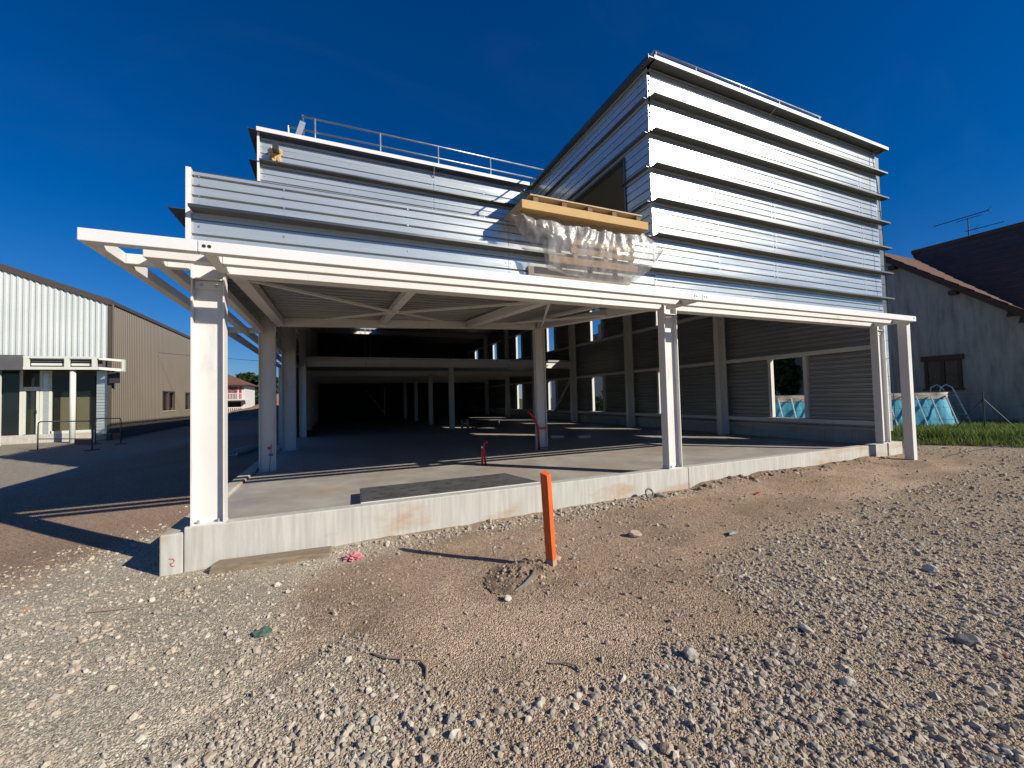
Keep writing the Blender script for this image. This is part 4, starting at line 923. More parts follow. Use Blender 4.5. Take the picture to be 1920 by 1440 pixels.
# pale steel channel left of the building
ch = thing('steel_trough', 'pale steel channel lying on the shaded ground left of the hall', 'channel', (-2.9, 16.4, G(-2.9, 16.4)))
zz = G(-2.9, 16.4)
MB().beam((-3.1, 15.4, zz + 0.06), (-2.75, 17.8, zz + 0.06), 0.02, 0.12).build('side', M['steel'], ch); MB().beam((-2.8, 15.35, zz + 0.06), (-2.45, 17.75, zz + 0.06), 0.02, 0.12).build('side', M['steel'], ch)
MB().beam((-2.95, 15.38, zz + 0.005), (-2.6, 17.77, zz + 0.005), 0.28, 0.01).build('bottom', M['steel'], ch)

# ================================================================== LEFT NEIGHBOUR: RIBBED WAREHOUSE
M['rib_white'] = mk('pale_ribbed_cladding', (0.56, 0.60, 0.575), (0.63, 0.665, 0.64), nscale=0.6, rough=0.4, rough2=0.5)
M['rib_brown'] = mk('brown_ribbed_cladding', (0.135, 0.108, 0.078), (0.165, 0.134, 0.10), nscale=0.5, rough=0.45, rough2=0.6)
M['trim_brown'] = mk('dark_brown_trim', (0.085, 0.065, 0.050), nscale=2, rough=0.5)
M['frame_cream'] = mk('cream_window_frame', (0.66, 0.68, 0.58), (0.72, 0.73, 0.64), nscale=2, rough=0.4)
M['membrane'] = mk('grey_membrane', (0.085, 0.085, 0.09), (0.13, 0.13, 0.135), nscale=1.5, rough=0.8)
M['lime'] = mk('lime_panel', (0.34, 0.38, 0.02), (0.46, 0.50, 0.06), nscale=1.5, rough=0.6)
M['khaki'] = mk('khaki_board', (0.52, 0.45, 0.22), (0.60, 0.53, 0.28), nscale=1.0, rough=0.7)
M['dim_room'] = mk('dim_room_wall', (0.10, 0.10, 0.095), nscale=1.0, rough=0.8)
M['barrier_red'] = mk('dull_red_plate', (0.30, 0.035, 0.03), (0.38, 0.05, 0.04), nscale=6, rough=0.5)
def glass_mat(name, tint=(0.02, 0.03, 0.035), mixv=0.5):
    m = bpy.data.materials.new(name); m.use_nodes = True; nt = m.node_tree; L = nt.links.new
    b = nt.nodes['Principled BSDF']; b.inputs['Base Color'].default_value = (*tint, 1); b.inputs['Roughness'].default_value = 0.04; b.inputs['Specular IOR Level'].default_value = 0.8
    t = nt.nodes.new('ShaderNodeBsdfTransparent'); ms = nt.nodes.new('ShaderNodeMixShader'); ms.inputs[0].default_value = mixv
    L(t.outputs[0], ms.inputs[1]); L(b.outputs[0], ms.inputs[2]); L(ms.outputs[0], nt.nodes['Material Output'].inputs['Surface']); return m
M['glass'] = glass_mat('window_glass', mixv=0.55); M['glass_dark'] = glass_mat('dark_window_glass', mixv=0.32)
def corr(axis, u0, u1, zbot, ztop, plane, out, name, mat, parent, pitch=0.2, depth=0.04):
    """vertical trapezoid ribs; ztop may be a function of u"""
    n = max(1, int(round((u1 - u0) / pitch))); p = (u1 - u0) / n; us = []
    for k in range(n):
        for f_, d in ((0.0, 0.0), (0.40, 0.0), (0.52, depth), (0.88, depth)): us.append((u0 + (k + f_) * p, d))
    us.append((u1, 0.0))
    zt = ztop if callable(ztop) else (lambda u: ztop)
    m = MB()
    for z in (0, 1):
        for u, d in us:
            zz = zbot if z == 0 else zt(u); q = plane + out * d
            m.v.append((u, q, zz) if axis == 'x' else (q, u, zz))
    k = len(us)
    for i in range(k - 1): m.f.append((i, i + 1, k + i + 1, k + i))
    return m.build(name, mat, parent)
WX, WY = -9.40, 24.7
wh = thing('ribbed_warehouse', 'pale and brown ribbed metal warehouse with glazed shopfront at far left', 'warehouse', (WX, WY, 0.2))
ztop = lambda u: 6.57 + 0.355 * (WX - u) if u > -19 else 6.57 + 0.355 * 9.6 - 0.355 * (-19 - u)
corr('x', -26.0, WX - 0.02, 3.99, ztop, WY, -1, 'ribbed_gable', M['rib_white'], wh)
def sl(x0, x1, y0, y1, dz0, dz1, name, mat):
    z0, z1 = ztop(x0), ztop(x1)
    MB().hexa([(x0, y0, z0 + dz0), (x1, y0, z1 + dz0), (x1, y1, z1 + dz0), (x0, y1, z0 + dz0)], [(x0, y0, z0 + dz1), (x1, y0, z1 + dz1), (x1, y1, z1 + dz1), (x0, y1, z0 + dz1)]).build(name, M[mat], wh)
sl(-18.99, WX + 0.06, WY - 0.10, WY + 0.05, -0.10, 0.16, 'verge_trim', 'trim_brown'); sl(-26.0, -19.01, WY - 0.10, WY + 0.05, -0.10, 0.16, 'verge_trim', 'trim_brown')
sl(-18.99, WX + 0.06, WY + 0.055, 43.0, 0.02, 0.14, 'roof_slope', 'trim_brown'); sl(-26.0, -19.01, WY + 0.055, 43.0, 0.02, 0.14, 'roof_slope', 'trim_brown')
WIN = [(30.9, 33.0), (35.0, 37.1), (39.4, 41.5)]
prev = WY + 0.04
for y0, y1 in WIN + [(43.0, 43.0)]:
    corr('y', prev, y0, 0.1, 6.50, WX, 1, 'ribbed_side', M['rib_brown'], wh)
    if y1 > y0:
        corr('y', y0, y1, 2.68, 6.50, WX, 1, 'ribbed_side', M['rib_brown'], wh); corr('y', y0, y1, 0.1, 1.46, WX, 1, 'ribbed_side', M['rib_brown'], wh)
        w = part_holder('window', wh, (WX, y0, 1.46))
        for a in ((y0, y0 + 0.08), (y1 - 0.08, y1), ((y0 + y1) / 2 - 0.05, (y0 + y1) / 2 + 0.05)): MB().box(WX - 0.08, WX + 0.045, a[0], a[1], 1.47, 2.67).build('frame', M['trim_brown'], w)
        MB().box(WX - 0.08, WX + 0.07, y0, y1, 1.42, 1.468).build('sill', M['khaki'], w); MB().box(WX - 0.08, WX + 0.05, y0, y1, 2.6, 2.668).build('frame', M['trim_brown'], w)
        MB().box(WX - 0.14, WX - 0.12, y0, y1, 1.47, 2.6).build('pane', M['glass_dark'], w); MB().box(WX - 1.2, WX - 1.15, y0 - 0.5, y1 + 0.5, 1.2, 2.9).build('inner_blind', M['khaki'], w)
    prev = y1
MB().box(WX - 0.02, WX + 0.09, WY - 0.02, 43.0, 6.50, 6.60).build('eaves_trim', M['trim_brown'], wh)
MB().tube([(WX + 0.06, WY + 0.02, 6.5), (WX + 0.06, WY + 0.02, 4.0)], 0.05, 8).build('corner_downpipe', M['trim_brown'], wh)
MB().box(WX - 0.10, WX + 0.035, WY - 0.045, WY + 0.035, 0.1, 6.52).build('corner_trim', M['trim_brown'], wh)
MB().box(-26, -9.52, WY + 0.06, WY + 3.2, 3.51, 3.98).build('shop_ceiling', M['membrane'], wh)
# canopy band
cb = part_holder('shop_canopy', wh, (-11, WY - 0.5, 3.42))
def cbox(x0, x1, z0, z1, y0=WY - 0.75, y1=WY - 0.65, mat='frame_cream', name='canopy_bar'): MB().box(x0, x1, y0, y1, z0, z1).build(name, M[mat], cb)
cbox(-11.93, -9.52, 3.90, 3.99); cbox(-11.93, -9.52, 3.42, 3.54)
for x in (-11.92, -10.65, -9.75): cbox(x, x + 0.16, 3.541, 3.899)
for a, b_ in ((-11.75, -10.66), (-10.48, -9.76)): cbox(a, b_, 3.60, 3.70, WY - 0.60, WY - 0.56, 'frame_cream', 'louvre'); cbox(a, b_, 3.76, 3.86, WY - 0.60, WY - 0.56, 'membrane', 'louvre')
cbox(-26, -11.94, 3.40, 4.02, WY - 0.80, WY - 0.62, 'membrane', 'covered_band')
MB().box(-26, -9.5, WY - 0.50, WY - 0.46, 3.51, 4.0).build('canopy_back', M['membrane'], cb)
MB().box(-26, -9.3, WY - 0.55, WY + 0.3, 3.46, 3.50).build('canopy_soffit', M['trim_brown'], cb)
# bracket sticking out past the corner
for z0, z1 in ((3.86, 3.96), (3.42, 3.54)):
    MB().hexa([(-9.51, WY - 0.75, z0), (-9.50, WY - 0.62, z0), (-8.80, WY - 0.42, z0 - 0.06), (-8.80, WY - 0.55, z0 - 0.06)], [(-9.51, WY - 0.75, z1), (-9.50, WY - 0.62, z1), (-8.80, WY - 0.42, z1 - 0.06), (-8.80, WY - 0.55, z1 - 0.06)]).build('canopy_bar', M['frame_cream'], cb)
MB().box(-8.80, -8.72, WY - 0.56, WY - 0.40, 3.36, 3.90).build('canopy_bar', M['frame_cream'], cb)
# shopfront
SY = WY + 0.55
MB().tube([(-10.45, WY - 0.55, 0.0), (-10.45, WY - 0.55, 3.42)], 0.10, 16).build('round_post', M['frame_cream'], wh, smooth=True)
MB().box(-12.95, -12.72, WY - 0.65, WY - 0.42, 0.0, 3.42).build('square_post', M['frame_cream'], wh, bevel=0.01)
for k in range(7): panel('x', -9.92, -9.44, 0.5 + 0.42 * k, 0.5 + 0.42 * k + 0.415, WY + 0.1, -1, wh, n_ribs=3, name='grey_panel', mat='galv')
MB().box(-26, -9.44, SY - 0.12, SY + 0.1, -0.1, 0.62).build('shop_plinth', M['plinth'], wh)
sf = part_holder('shopfront', wh, (-11, SY, 0.6))
for x in (-9.98, -11.68, -11.98, -12.62, -13.3): MB().box(x, x + 0.10, SY - 0.10, SY - 0.02, 0.62, 3.46).build('mullion', M['frame_cream'], sf)
MB().box(-11.62, -9.98, SY - 0.10, SY - 0.02, 0.621, 0.74).build('transom', M['frame_cream'], sf); MB().box(-11.58, -9.98, SY - 0.10, SY - 0.02, 3.22, 3.45).build('transom', M['trim_brown'], sf)
MB().box(-10.83, -10.77, SY - 0.08, SY - 0.03, 0.75, 3.2).build('mullion', M['trim_brown'], sf)
MB().box(-11.58, -10.84, SY - 0.06, SY - 0.05, 0.74, 3.22).build('pane', M['glass_dark'], sf); MB().box(-10.76, -9.98, SY - 0.06, SY - 0.05, 0.74, 3.22).build('pane', M['glass_dark'], sf)
MB().box(-12.51, -11.99, SY - 0.10, SY - 0.02, 2.55, 2.73).build('transom', M['frame_cream'], sf); MB().box(-12.51, -11.99, SY - 0.06, SY - 0.05, 2.74, 3.44).build('pane', M['glass_dark'], sf)
dr = MB().box(-12.51, -12.43, SY - 0.11, SY - 0.03, 0.64, 2.54).build('door', M['frame_cream'], sf)
MB().box(-12.08, -12.0, SY - 0.11, SY - 0.03, 0.64, 2.54).build('door', M['frame_cream'], sf); MB().box(-12.51, -12.0, SY - 0.06, SY - 0.05, 0.64, 2.54).build('pane', M['glass'], sf)
MB().box(-13.19, -12.63, SY - 0.06, SY - 0.05, 0.64, 3.44).build('pane', M['glass'], sf)
MB().tube([(-12.06, SY - 0.14, 1.55), (-12.06, SY - 0.16, 1.7)], 0.02, 6).build('door_handle', M['black_steel'], sf)
MB().box(-11.97, -11.69, SY - 0.09, SY - 0.04, 0.62, 3.46).build('grey_pier', M['galv'], sf)
MB().box(-12.42, -12.09, SY + 0.03, SY + 0.06, 0.66, 1.75).build('inner_panel', M['lime'], sf)
MB().box(-26, -9.46, SY + 2.5, SY + 2.55, 0.4, 3.6).build('inner_wall', M['dim_room'], sf)
MB().box(-11.56, -10.0, SY + 0.02, SY + 0.06, 0.64, 2.25).build('reflection_board', M['khaki'], sf)  # khaki sheet added behind the glass, painting in the reflection on the panes
# lamp box under the bracket
MB().box(-9.38, -9.05, WY - 0.18, WY - 0.02, 2.85, 3.35).build('lamp_box', M['black_steel'], wh)
# crowd barriers
def barrier(p, q, label):
    z = G(*p); e = thing('crowd_barrier', label, 'barrier', (p[0], p[1], z), 'metal crowd barriers in front of the warehouse')
    p = Vector((p[0], p[1], z)); q = Vector((q[0], q[1], G(*q))); d = q - p
    at_ = lambda t, h_: p + d * t + Vector((0, 0, h_))
    MB().tube([at_(0, 0.02), at_(0, 0.9), at_(0.01, 1.02), at_(0.05, 1.07), at_(0.95, 1.07), at_(0.99, 1.02), at_(1, 0.9), at_(1, 0.02)], 0.022, 8).build('frame_tube', M['rail_dark'], e, smooth=True)
    MB().tube([at_(0, 0.42), at_(1, 0.42)], 0.018, 6).build('lower_rail', M['rail_dark'], e)
    MB().beam(at_(0.68, 0.30), at_(0.98, 0.30), 0.01, 0.20).build('red_plate', M['barrier_red'], e)
    for t in (0, 1):
        n_ = d.cross(Vector((0, 0, 1))).normalized() * 0.25
        MB().tube([at_(t, 0.02) - n_, at_(t, 0.02) + n_], 0.018, 6).build('foot', M['rail_dark'], e)
M['rail_dark'] = mk('dull_dark_tube', (0.16, 0.14, 0.13), (0.22, 0.19, 0.17), nscale=5, rough=0.5, metal=0.4)
barrier((-10.2, 21.35), (-8.15, 20.1), 'metal crowd barrier with red plate before the glazed shopfront')
barrier((-9.1, 22.7), (-8.1, 22.2), 'shorter-looking crowd barrier at the brown corner of the warehouse')

# ================================================================== FAR LEFT: house, earth pile, trees, wire
def leaves(n, centres, radii, size, pal, seed, squash=0.8):
    r = np.random.default_rng(seed); k = r.integers(0, len(centres), n)
    d = r.normal(size=(n, 3)); d /= np.linalg.norm(d, axis=1)[:, None]
    rad = radii[k] * r.uniform(0.55, 1.05, n)[:] 
    c = centres[k] + d * rad[:, None] * np.array([1, 1, squash])
    a = r.normal(size=(n, 3)); a /= np.linalg.norm(a, axis=1)[:, None]
    b_ = np.cross(a, r.normal(size=(n, 3))); b_ /= np.linalg.norm(b_, axis=1)[:, None]
    s = size * r.uniform(0.6, 1.4, n)[:, None]
    v = np.stack([c - a * s, c - b_ * s * 0.6, c + a * s, c + b_ * s * 0.6], 1).reshape(-1, 3)
    f = np.arange(4 * n).reshape(-1, 4)
    col = np.array(pal)[r.integers(0, len(pal), n)] * r.uniform(0.7, 1.25, (n, 1))
    return v, f, np.repeat(col, 4, axis=0)
M['foliage'] = attr_mat('foliage', rough=0.7, var=0.2, vscale=3, translucent=0.25)
M['bark2'] = mk('tree_bark', (0.09, 0.07, 0.05), (0.14, 0.11, 0.08), nscale=8, rough=0.95)
GREENS = [(0.035, 0.065, 0.018), (0.05, 0.085, 0.022), (0.065, 0.10, 0.03), (0.04, 0.06, 0.022)]
def tree(x, y, h_, rad, label, n=5000, size=0.16, seed=1, z=None, pal=GREENS, cat='tree', group=None, squash=0.8):
    z = G(x, y) if z is None else z; rs = np.random.default_rng(seed)
    t = thing('leafy_tree', label, cat, (x, y, z), group)
    MB().tube([(x, y, z - 0.1), (x + 0.05 * h_ / 6, y, z + h_ * 0.35), (x, y + 0.1, z + h_ * 0.75)], [0.045 * h_ / 2, 0.03 * h_ / 2, 0.01 * h_], 8).build('trunk', M['bark2'], t)
    k = 22; ang = rs.uniform(0, 6.28, k); rr = rad * np.sqrt(rs.random(k)) * 0.8; hh = z + h_ * rs.uniform(0.30, 0.92, k); sh = np.clip(1.25 - (hh - z) / h_, 0.35, 1)
    cen = np.stack([x + rr * np.cos(ang) * sh, y + rr * np.sin(ang) * sh, hh], 1); radii = rad * rs.uniform(0.22, 0.42, k)
    for c in cen[:5]: MB().tube([(x, y, z + h_ * 0.4), tuple(c)], [0.012 * h_, 0.004 * h_], 5).build('limb', M['bark2'], t)
    v, f, c = leaves(n, cen, radii, size, pal, seed, squash)
    me = np_mesh('crown', v, f); colour_attr(me, c); link('crown', me, M['foliage'], t); return t
TL = [(-17.5, 74, 9.5, 3.4, 'tall dark tree rising behind the far white house'), (-13.6, 82, 6.6, 3.2, 'round bushy tree right of the far white house'), (-10.0, 80, 6.8, 3.2, 'dense tree seen between the two left canopy columns'),
      (-6.5, 84, 7.2, 3.4, 'tree half hidden behind the rear left columns'), (-11.8, 90, 7.5, 3.6, 'farther tree filling the gap behind the bushy ones'), (-20.5, 86, 9.0, 4.0, 'broad tree mostly hidden by the first column')]
for i, (x, y, h_, r_, lb) in enumerate(TL): tree(x, y, h_, r_, lb, n=6000, size=0.26, seed=30 + i, group='trees beyond the earth pile')
M['render_white'] = mk('white_render', (0.62, 0.58, 0.54), (0.70, 0.66, 0.62), nscale=1, rough=0.85)
M['roof_brown'] = mk('brown_tiles', (0.13, 0.06, 0.04), (0.19, 0.09, 0.06), nscale=2, rough=0.85, bump=0.02, bscale=6)
M['shutter_red'] = mk('red_shutters', (0.36, 0.03, 0.04), nscale=3, rough=0.6)
fh = thing('far_house', 'far white two-storey house with red shutters and a balcony', 'house', (-13, 62, 0.3))
MB().box(-17.0, -10.2, 60.8, 68, 0.2, 4.35).build('wall', M['render_white'], fh)
MB().add([(-17.7, 60.0, 4.2), (-9.6, 60.0, 4.2), (-9.6, 68.8, 4.2), (-17.7, 68.8, 4.2), (-13.6, 63.5, 6.2), (-13.6, 65.5, 6.2)], [(0, 1, 4), (1, 2, 5, 4), (2, 3, 5), (3, 0, 4, 5), (3, 2, 1, 0)]).build('roof', M['roof_brown'], fh)
MB().box(-17.0, -9.6, 59.6, 60.79, 2.28, 2.42).build('balcony_floor', M['render_white'], fh)
bc = part_holder('balustrade', fh, (-13, 59.7, 2.4))
MB().box(-17.0, -9.6, 59.62, 59.70, 3.10, 3.18).build('handrail', M['render_white'], bc)
for k in range(24): x = -13.4 + 0.16 * k; MB().box(x, x + 0.05, 59.63, 59.68, 2.42, 3.10).build('baluster', M['render_white'], bc)
for x in (-11.9, -11.2, -10.75): MB().box(x, x + 0.22, 60.72, 60.795, 2.45, 4.0).build('shutter', M['shutter_red'], fh)
MB().box(-11.65, -11.22, 60.74, 60.797, 2.45, 3.95).build('window', M['glass_dark'], fh); MB().box(-13.2, -10.6, 60.74, 60.797, 0.5, 2.1).build('garage_opening', M['dark'], fh)
lb_ = part_holder('garden_balustrade', fh, (-11, 56, 0.6))
for k in range(22): x = -13.2 + 0.19 * k; MB().box(x, x + 0.09, 56, 56.09, 0.55, 1.35).build('baluster', M['render_white'], lb_)
MB().box(-13.4, -9.0, 55.98, 56.11, 1.351, 1.47).build('handrail', M['render_white'], lb_); MB().box(-13.4, -9.0, 55.98, 56.11, 0.3, 0.549).build('kerb', M['render_white'], lb_)
# earth pile
NX, NY = 70, 40; xs = np.linspace(-13.5, 1.5, NX); ys_ = np.linspace(41.5, 53, NY); X_, Y_ = np.meshgrid(xs, ys_)
hz = 2.3 * np.exp(-(((X_ + 4.4) / 2.7) ** 2 + ((Y_ - 47.5) / 2.2) ** 2)) + 0.7 * np.exp(-(((X_ + 8.4) / 1.9) ** 2 + ((Y_ - 47) / 1.6) ** 2))
hz = hz * (0.8 + 0.5 * fbm(X_ * 1.2, Y_ * 1.2, 4)) + g(X_, Y_) - 0.03 + 0.18 * (fbm(X_ * 2.5, Y_ * 2.5, 3) - 0.44) * np.clip(hz * 2, 0, 1)
r0, c0 = np.meshgrid(np.arange(NY - 1), np.arange(NX - 1), indexing='ij'); b0 = (r0 * NX + c0).ravel()
me = np_mesh('earth_pile', np.stack([X_.ravel(), Y_.ravel(), hz.ravel()], 1), np.stack([b0, b0 + 1, b0 + NX + 1, b0 + NX], 1))
o = link('earth_pile', me, M['earth'], smooth=True); tag(o, 'heap of reddish excavated earth behind the left columns', 'earth pile')
o = MB().tube([(-9.3 + 1.2 * k, 30, 4.55 + 0.0018 * (k - 13) ** 2 - 0.06 * k) for k in range(27)], 0.012, 5).build('power_line', M['black_steel']); tag(o, 'thin overhead wire crossing the sky beyond the left columns', 'wire')

# ================================================================== RIGHT: house, antenna, pool, fence, grass, hedge
M['render_dirty'] = mk('mouldy_grey_render', (0.42, 0.41, 0.355), (0.49, 0.475, 0.415), nscale=1.2, rough=0.9, bump=0.003, bscale=60, c3=(0.24, 0.245, 0.215), s3=1.6, st3=(1, 3.0, 0.5), m3=(0.42, 0.72))
M['tile_red'] = mk('red_brown_tiles', (0.085, 0.042, 0.027), (0.15, 0.072, 0.046), nscale=7, rough=0.85, bump=0.012, bscale=14)
M['dark_wood'] = mk('dark_brown_wood', (0.045, 0.022, 0.013), (0.07, 0.035, 0.02), nscale=5, stretch=(5, 5, 1), rough=0.6)
M['curtain'] = mk('net_curtain', (0.50, 0.50, 0.48), nscale=10, rough=0.9)
rh = thing('gabled_house', 'shaded grey-rendered house with brown tiled roof behind the pool', 'house', (22, 6, 0.4))
HX = 20.0; RY, RZ = 9.25, 7.30; SL = 0.835
wz = lambda y: RZ - 0.12 - SL * abs(RY - y)
MB().add([(HX, 4.3, 0), (HX, 15.3, 0), (HX, 15.3, wz(15.3)), (HX, RY, wz(RY)), (HX, 4.3, wz(4.3)), (HX + 6, 4.3, 0), (HX + 6, 15.3, 0), (HX + 6, 15.3, wz(15.3)), (HX + 6, RY, wz(RY)), (HX + 6, 4.3, wz(4.3))],
         [(0, 4, 3, 2, 1), (5, 6, 7, 8, 9), (0, 5, 9, 4), (1, 2, 7, 6), (0, 1, 6, 5), (4, 9, 8, 3), (3, 8, 7, 2)]).build('wall', M['render_dirty'], rh)
# wing roof: courses of tiles on the slope facing the front, each course a strip
wr = part_holder('wing_roof', rh, (HX, RY, RZ))
nC = 15
for k in range(nC):
    y0 = RY - k * 0.36; y1 = RY - (k + 1) * 0.36 - 0.03; z0 = RZ - SL * (RY - y0) + 0.02; z1 = RZ - SL * (RY - y1) + 0.05
    MB().hexa([(HX - 0.28, y1, z1 - 0.05), (HX + 5.5, y1, z1 - 0.05), (HX + 5.5, y0, z0 - 0.05), (HX - 0.28, y0, z0 - 0.05)], [(HX - 0.28, y1, z1), (HX + 5.5, y1, z1), (HX + 5.5, y0, z0), (HX - 0.28, y0, z0)]).build('tile_course', M['tile_red'], wr)
MB().hexa([(HX - 0.28, RY, RZ - 0.05), (HX + 5.5, RY, RZ - 0.05), (HX + 5.5, 15.8, RZ - 0.05 - SL * 6.55), (HX - 0.28, 15.8, RZ - 0.05 - SL * 6.55)], [(HX - 0.28, RY, RZ + 0.02), (HX + 5.5, RY, RZ + 0.02), (HX + 5.5, 15.8, RZ + 0.02 - SL * 6.55), (HX - 0.28, 15.8, RZ + 0.02 - SL * 6.55)]).build('rear_slope', M['tile_red'], wr)
MB().beam((HX - 0.30, RY, RZ - 0.12), (HX - 0.30, 3.8, RZ - 0.12 - SL * 5.45), 0.03, 0.16, up=(0, 0.6, 0.8)).build('verge_board', M['dark_wood'], wr)
for y in (8.55, 6.9, 5.2):
    z = RZ - 0.28 - SL * (RY - y); MB().box(HX - 0.26, HX + 0.05, y - 0.10, y + 0.10, z - 0.14, z).build('purlin_end', M['dark_wood'], wr)
# main roof plane, facing left, courses along y
mr_ = part_holder('main_roof', rh, (24, 4, 7.7)); MS = 0.92; nC = 15
for k in range(nC):
    x0 = 24.0 - k * 0.30; x1 = 24.0 - (k + 1) * 0.30 - 0.03; z0 = 7.78 - MS * (24 - x0) + 0.02; z1 = 7.78 - MS * (24 - x1) + 0.055
    y1 = min(RY, RY - (RZ - min(z0, RZ)) / SL + 0.15)
    MB().hexa([(x1, 4.0, z1 - 0.05), (x0, 4.0, z0 - 0.05), (x0, y1, z0 - 0.05), (x1, y1, z1 - 0.05)], [(x1, 4.0, z1), (x0, 4.0, z0), (x0, y1, z0), (x1, y1, z1)]).build('tile_course', M['roof_brown'], mr_)
MB().tube([(24.0, y, 7.80) for y in np.linspace(4.0, 9.6, 3)], 0.10, 8).build('ridge_tiles', M['roof_brown'], mr_)
MB().hexa([(24.0, 4.0, 7.7), (28.0, 4.0, 4.1), (28.0, 9.6, 4.1), (24.0, 9.6, 7.7)], [(24.0, 4.0, 7.78), (28.0, 4.0, 4.18), (28.0, 9.6, 4.18), (24.0, 9.6, 7.78)]).build('rear_slope', M['roof_brown'], mr_)
wd = part_holder('window', rh, (HX, 7.3, 1.66))
MB().box(HX - 0.03, HX + 0.02, 6.85, 7.82, 1.66, 2.78).build('recess', M['dark'], wd)
for a in ((6.85, 6.94), (7.28, 7.39), (7.73, 7.82)): MB().box(HX - 0.08, HX - 0.031, a[0], a[1], 1.66, 2.66).build('frame', M['dark_wood'], wd)
MB().box(HX - 0.10, HX - 0.031, 6.78, 7.90, 2.661, 2.84).build('lintel', M['dark_wood'], wd); MB().box(HX - 0.10, HX - 0.031, 6.80, 7.88, 1.60, 1.659).build('sill', M['dark_wood'], wd)
for a, b_ in ((6.95, 7.27), (7.40, 7.72)):
    MB().box(HX - 0.05, HX - 0.045, a, b_, 1.67, 2.65).build('pane', M['glass'], wd)
    MB().add([(HX - 0.035, a, 2.64), (HX - 0.035, b_, 2.64), (HX - 0.035, b_, 2.16), (HX - 0.035, (a + b_) / 2, 2.05), (HX - 0.035, a, 2.16)], [(0, 1, 2, 3, 4)]).build('curtain', M['curtain'], wd)
MB().box(HX - 0.09, HX - 0.002, 5.30, 5.42, 2.30, 2.48).build('wall_lamp', M['curtain'], rh)
# antenna
an = thing('tv_antenna', 'thin television antenna with two booms on the brown roof', 'antenna', (24.0, 7.75, 7.8))
AX, AY = 23.9, 7.75
MB().tube([(AX, AY, 7.75), (AX, AY, 8.60)], 0.022, 6).build('mast', M['black_steel'], an)
MB().tube([(AX, AY + 1.05, 8.66), (AX, AY - 0.62, 8.68)], 0.016, 6).build('boom', M['black_steel'], an); MB().tube([(AX, AY + 0.1, 8.08), (AX, AY - 0.98, 8.06)], 0.014, 6).build('boom', M['black_steel'], an)
MB().tube([(AX, AY + 0.35, 8.57), (AX, AY - 0.4, 8.58)], 0.012, 5).build('boom', M['black_steel'], an)
for k in range(9): y = AY + 1.0 - 0.18 * k; MB().tube([(AX - 0.16, y, 8.67), (AX + 0.16, y, 8.67)], 0.006, 4).build('element', M['black_steel'], an)
for s_ in (-1, 1): MB().tube([(AX, AY - 0.55, 8.67), (AX, AY - 0.66, 8.67 + 0.13 * s_)], 0.008, 4).build('reflector', M['black_steel'], an); MB().tube([(AX, AY - 0.15, 8.07), (AX, AY - 0.30, 8.07 + 0.15 * s_)], 0.008, 4).build('reflector', M['black_steel'], an)
# pool, turned: along direction pd
M['pool_blue'] = mk('blue_pool_liner', (0.05, 0.36, 0.50), (0.09, 0.46, 0.60), nscale=1.4, stretch=(2, 2, 0.8), rough=0.4, rough2=0.55, bump=0.015, bscale=5, c3=(0.02, 0.20, 0.32), s3=2.2, m3=(0.55, 0.7))
M['pool_cream'] = mk('cream_pool_band', (0.55, 0.47, 0.36), (0.64, 0.55, 0.43), nscale=4, rough=0.6)
M['pool_pole'] = mk('pale_pool_poles', (0.62, 0.66, 0.68), nscale=4, rough=0.4)
po = thing('swimming_pool', 'blue frame swimming pool with slanted white poles behind the hall', 'pool', (15.6, 7.8, 0.45))
A_ = Vector((13.35, 9.32, 0)); B_ = Vector((17.55, 6.22, 0)); pd = (B_ - A_).normalized(); pn = Vector((pd.y, -pd.x, 0)); 
if pn.y > 0: pn = -pn
PL = (B_ - A_).length; Z0, Z1 = 0.42, 1.55
def PP(u, d, z): p = A_ + pd * u - pn * d; return (p.x, p.y, z)
ring = []
for u, d in [(0.25, 0), (PL - 0.25, 0), (PL, 0.25), (PL, 2.15), (PL - 0.25, 2.4), (0.25, 2.4), (0, 2.15), (0, 0.25)]: ring.append((u, d))
def ring_band(za, zb, off, name, mat, offb=None):
    offb = off if offb is None else offb; m = MB(); cu, cd2 = PL / 2, 1.2
    nseg = []
    for i in range(8):
        a = ring[i]; b_ = ring[(i + 1) % 8]; k = 24 if i in (0, 4) else 8 if i in (2, 6) else 2
        for t in range(k): nseg.append((a[0] + (b_[0] - a[0]) * t / k, a[1] + (b_[1] - a[1]) * t / k))
    n = len(nseg)
    for j in range(5):
        f_ = j / 4; o_ = offb + (off - offb) * f_
        for i, (u, d) in enumerate(nseg):
            w = 0.03 * math.sin(u * 9 + d * 7) * math.sin(math.pi * f_)
            m.v.append(PP(u + (o_ + w) * (1 if u > cu else -1) * (abs(u - cu) / cu), d + (o_ + w) * (1 if d > cd2 else -1) * (abs(d - cd2) / cd2), za + (zb - za) * f_))
    for j in range(4):
        for i in range(n): m.f.append((j * n + i, j * n + (i + 1) % n, (j + 1) * n + (i + 1) % n, (j + 1) * n + i))
    return m.build(name, M[mat], po, smooth=True)
ring_band(Z0, Z1 - 0.20, 0.0, 'liner', 'pool_blue', 0.14); ring_band(Z1 - 0.20, Z1, 0.01, 'top_band', 'pool_cream')
M['water'] = mk('pool_water', (0.03, 0.22, 0.30), nscale=2, rough=0.05)
MB().add([PP(u, d, Z1 - 0.25) for u, d in ring], [tuple(range(8))]).build('water', M['water'], po)
for k in range(13):
    u = 0.35 + (PL - 0.6) * k / 12
    MB().tube([PP(u, -0.03, Z1 - 0.10), PP(u, -0.55, Z0 - 0.06)], 0.022, 6).build('support_pole', M['pool_pole'], po)
for d in (0.5, 1.4): MB().tube([PP(PL + 0.03, d, Z1 - 0.1), PP(PL + 0.5, d, Z0 - 0.06)], 0.022, 6).build('support_pole', M['pool_pole'], po)
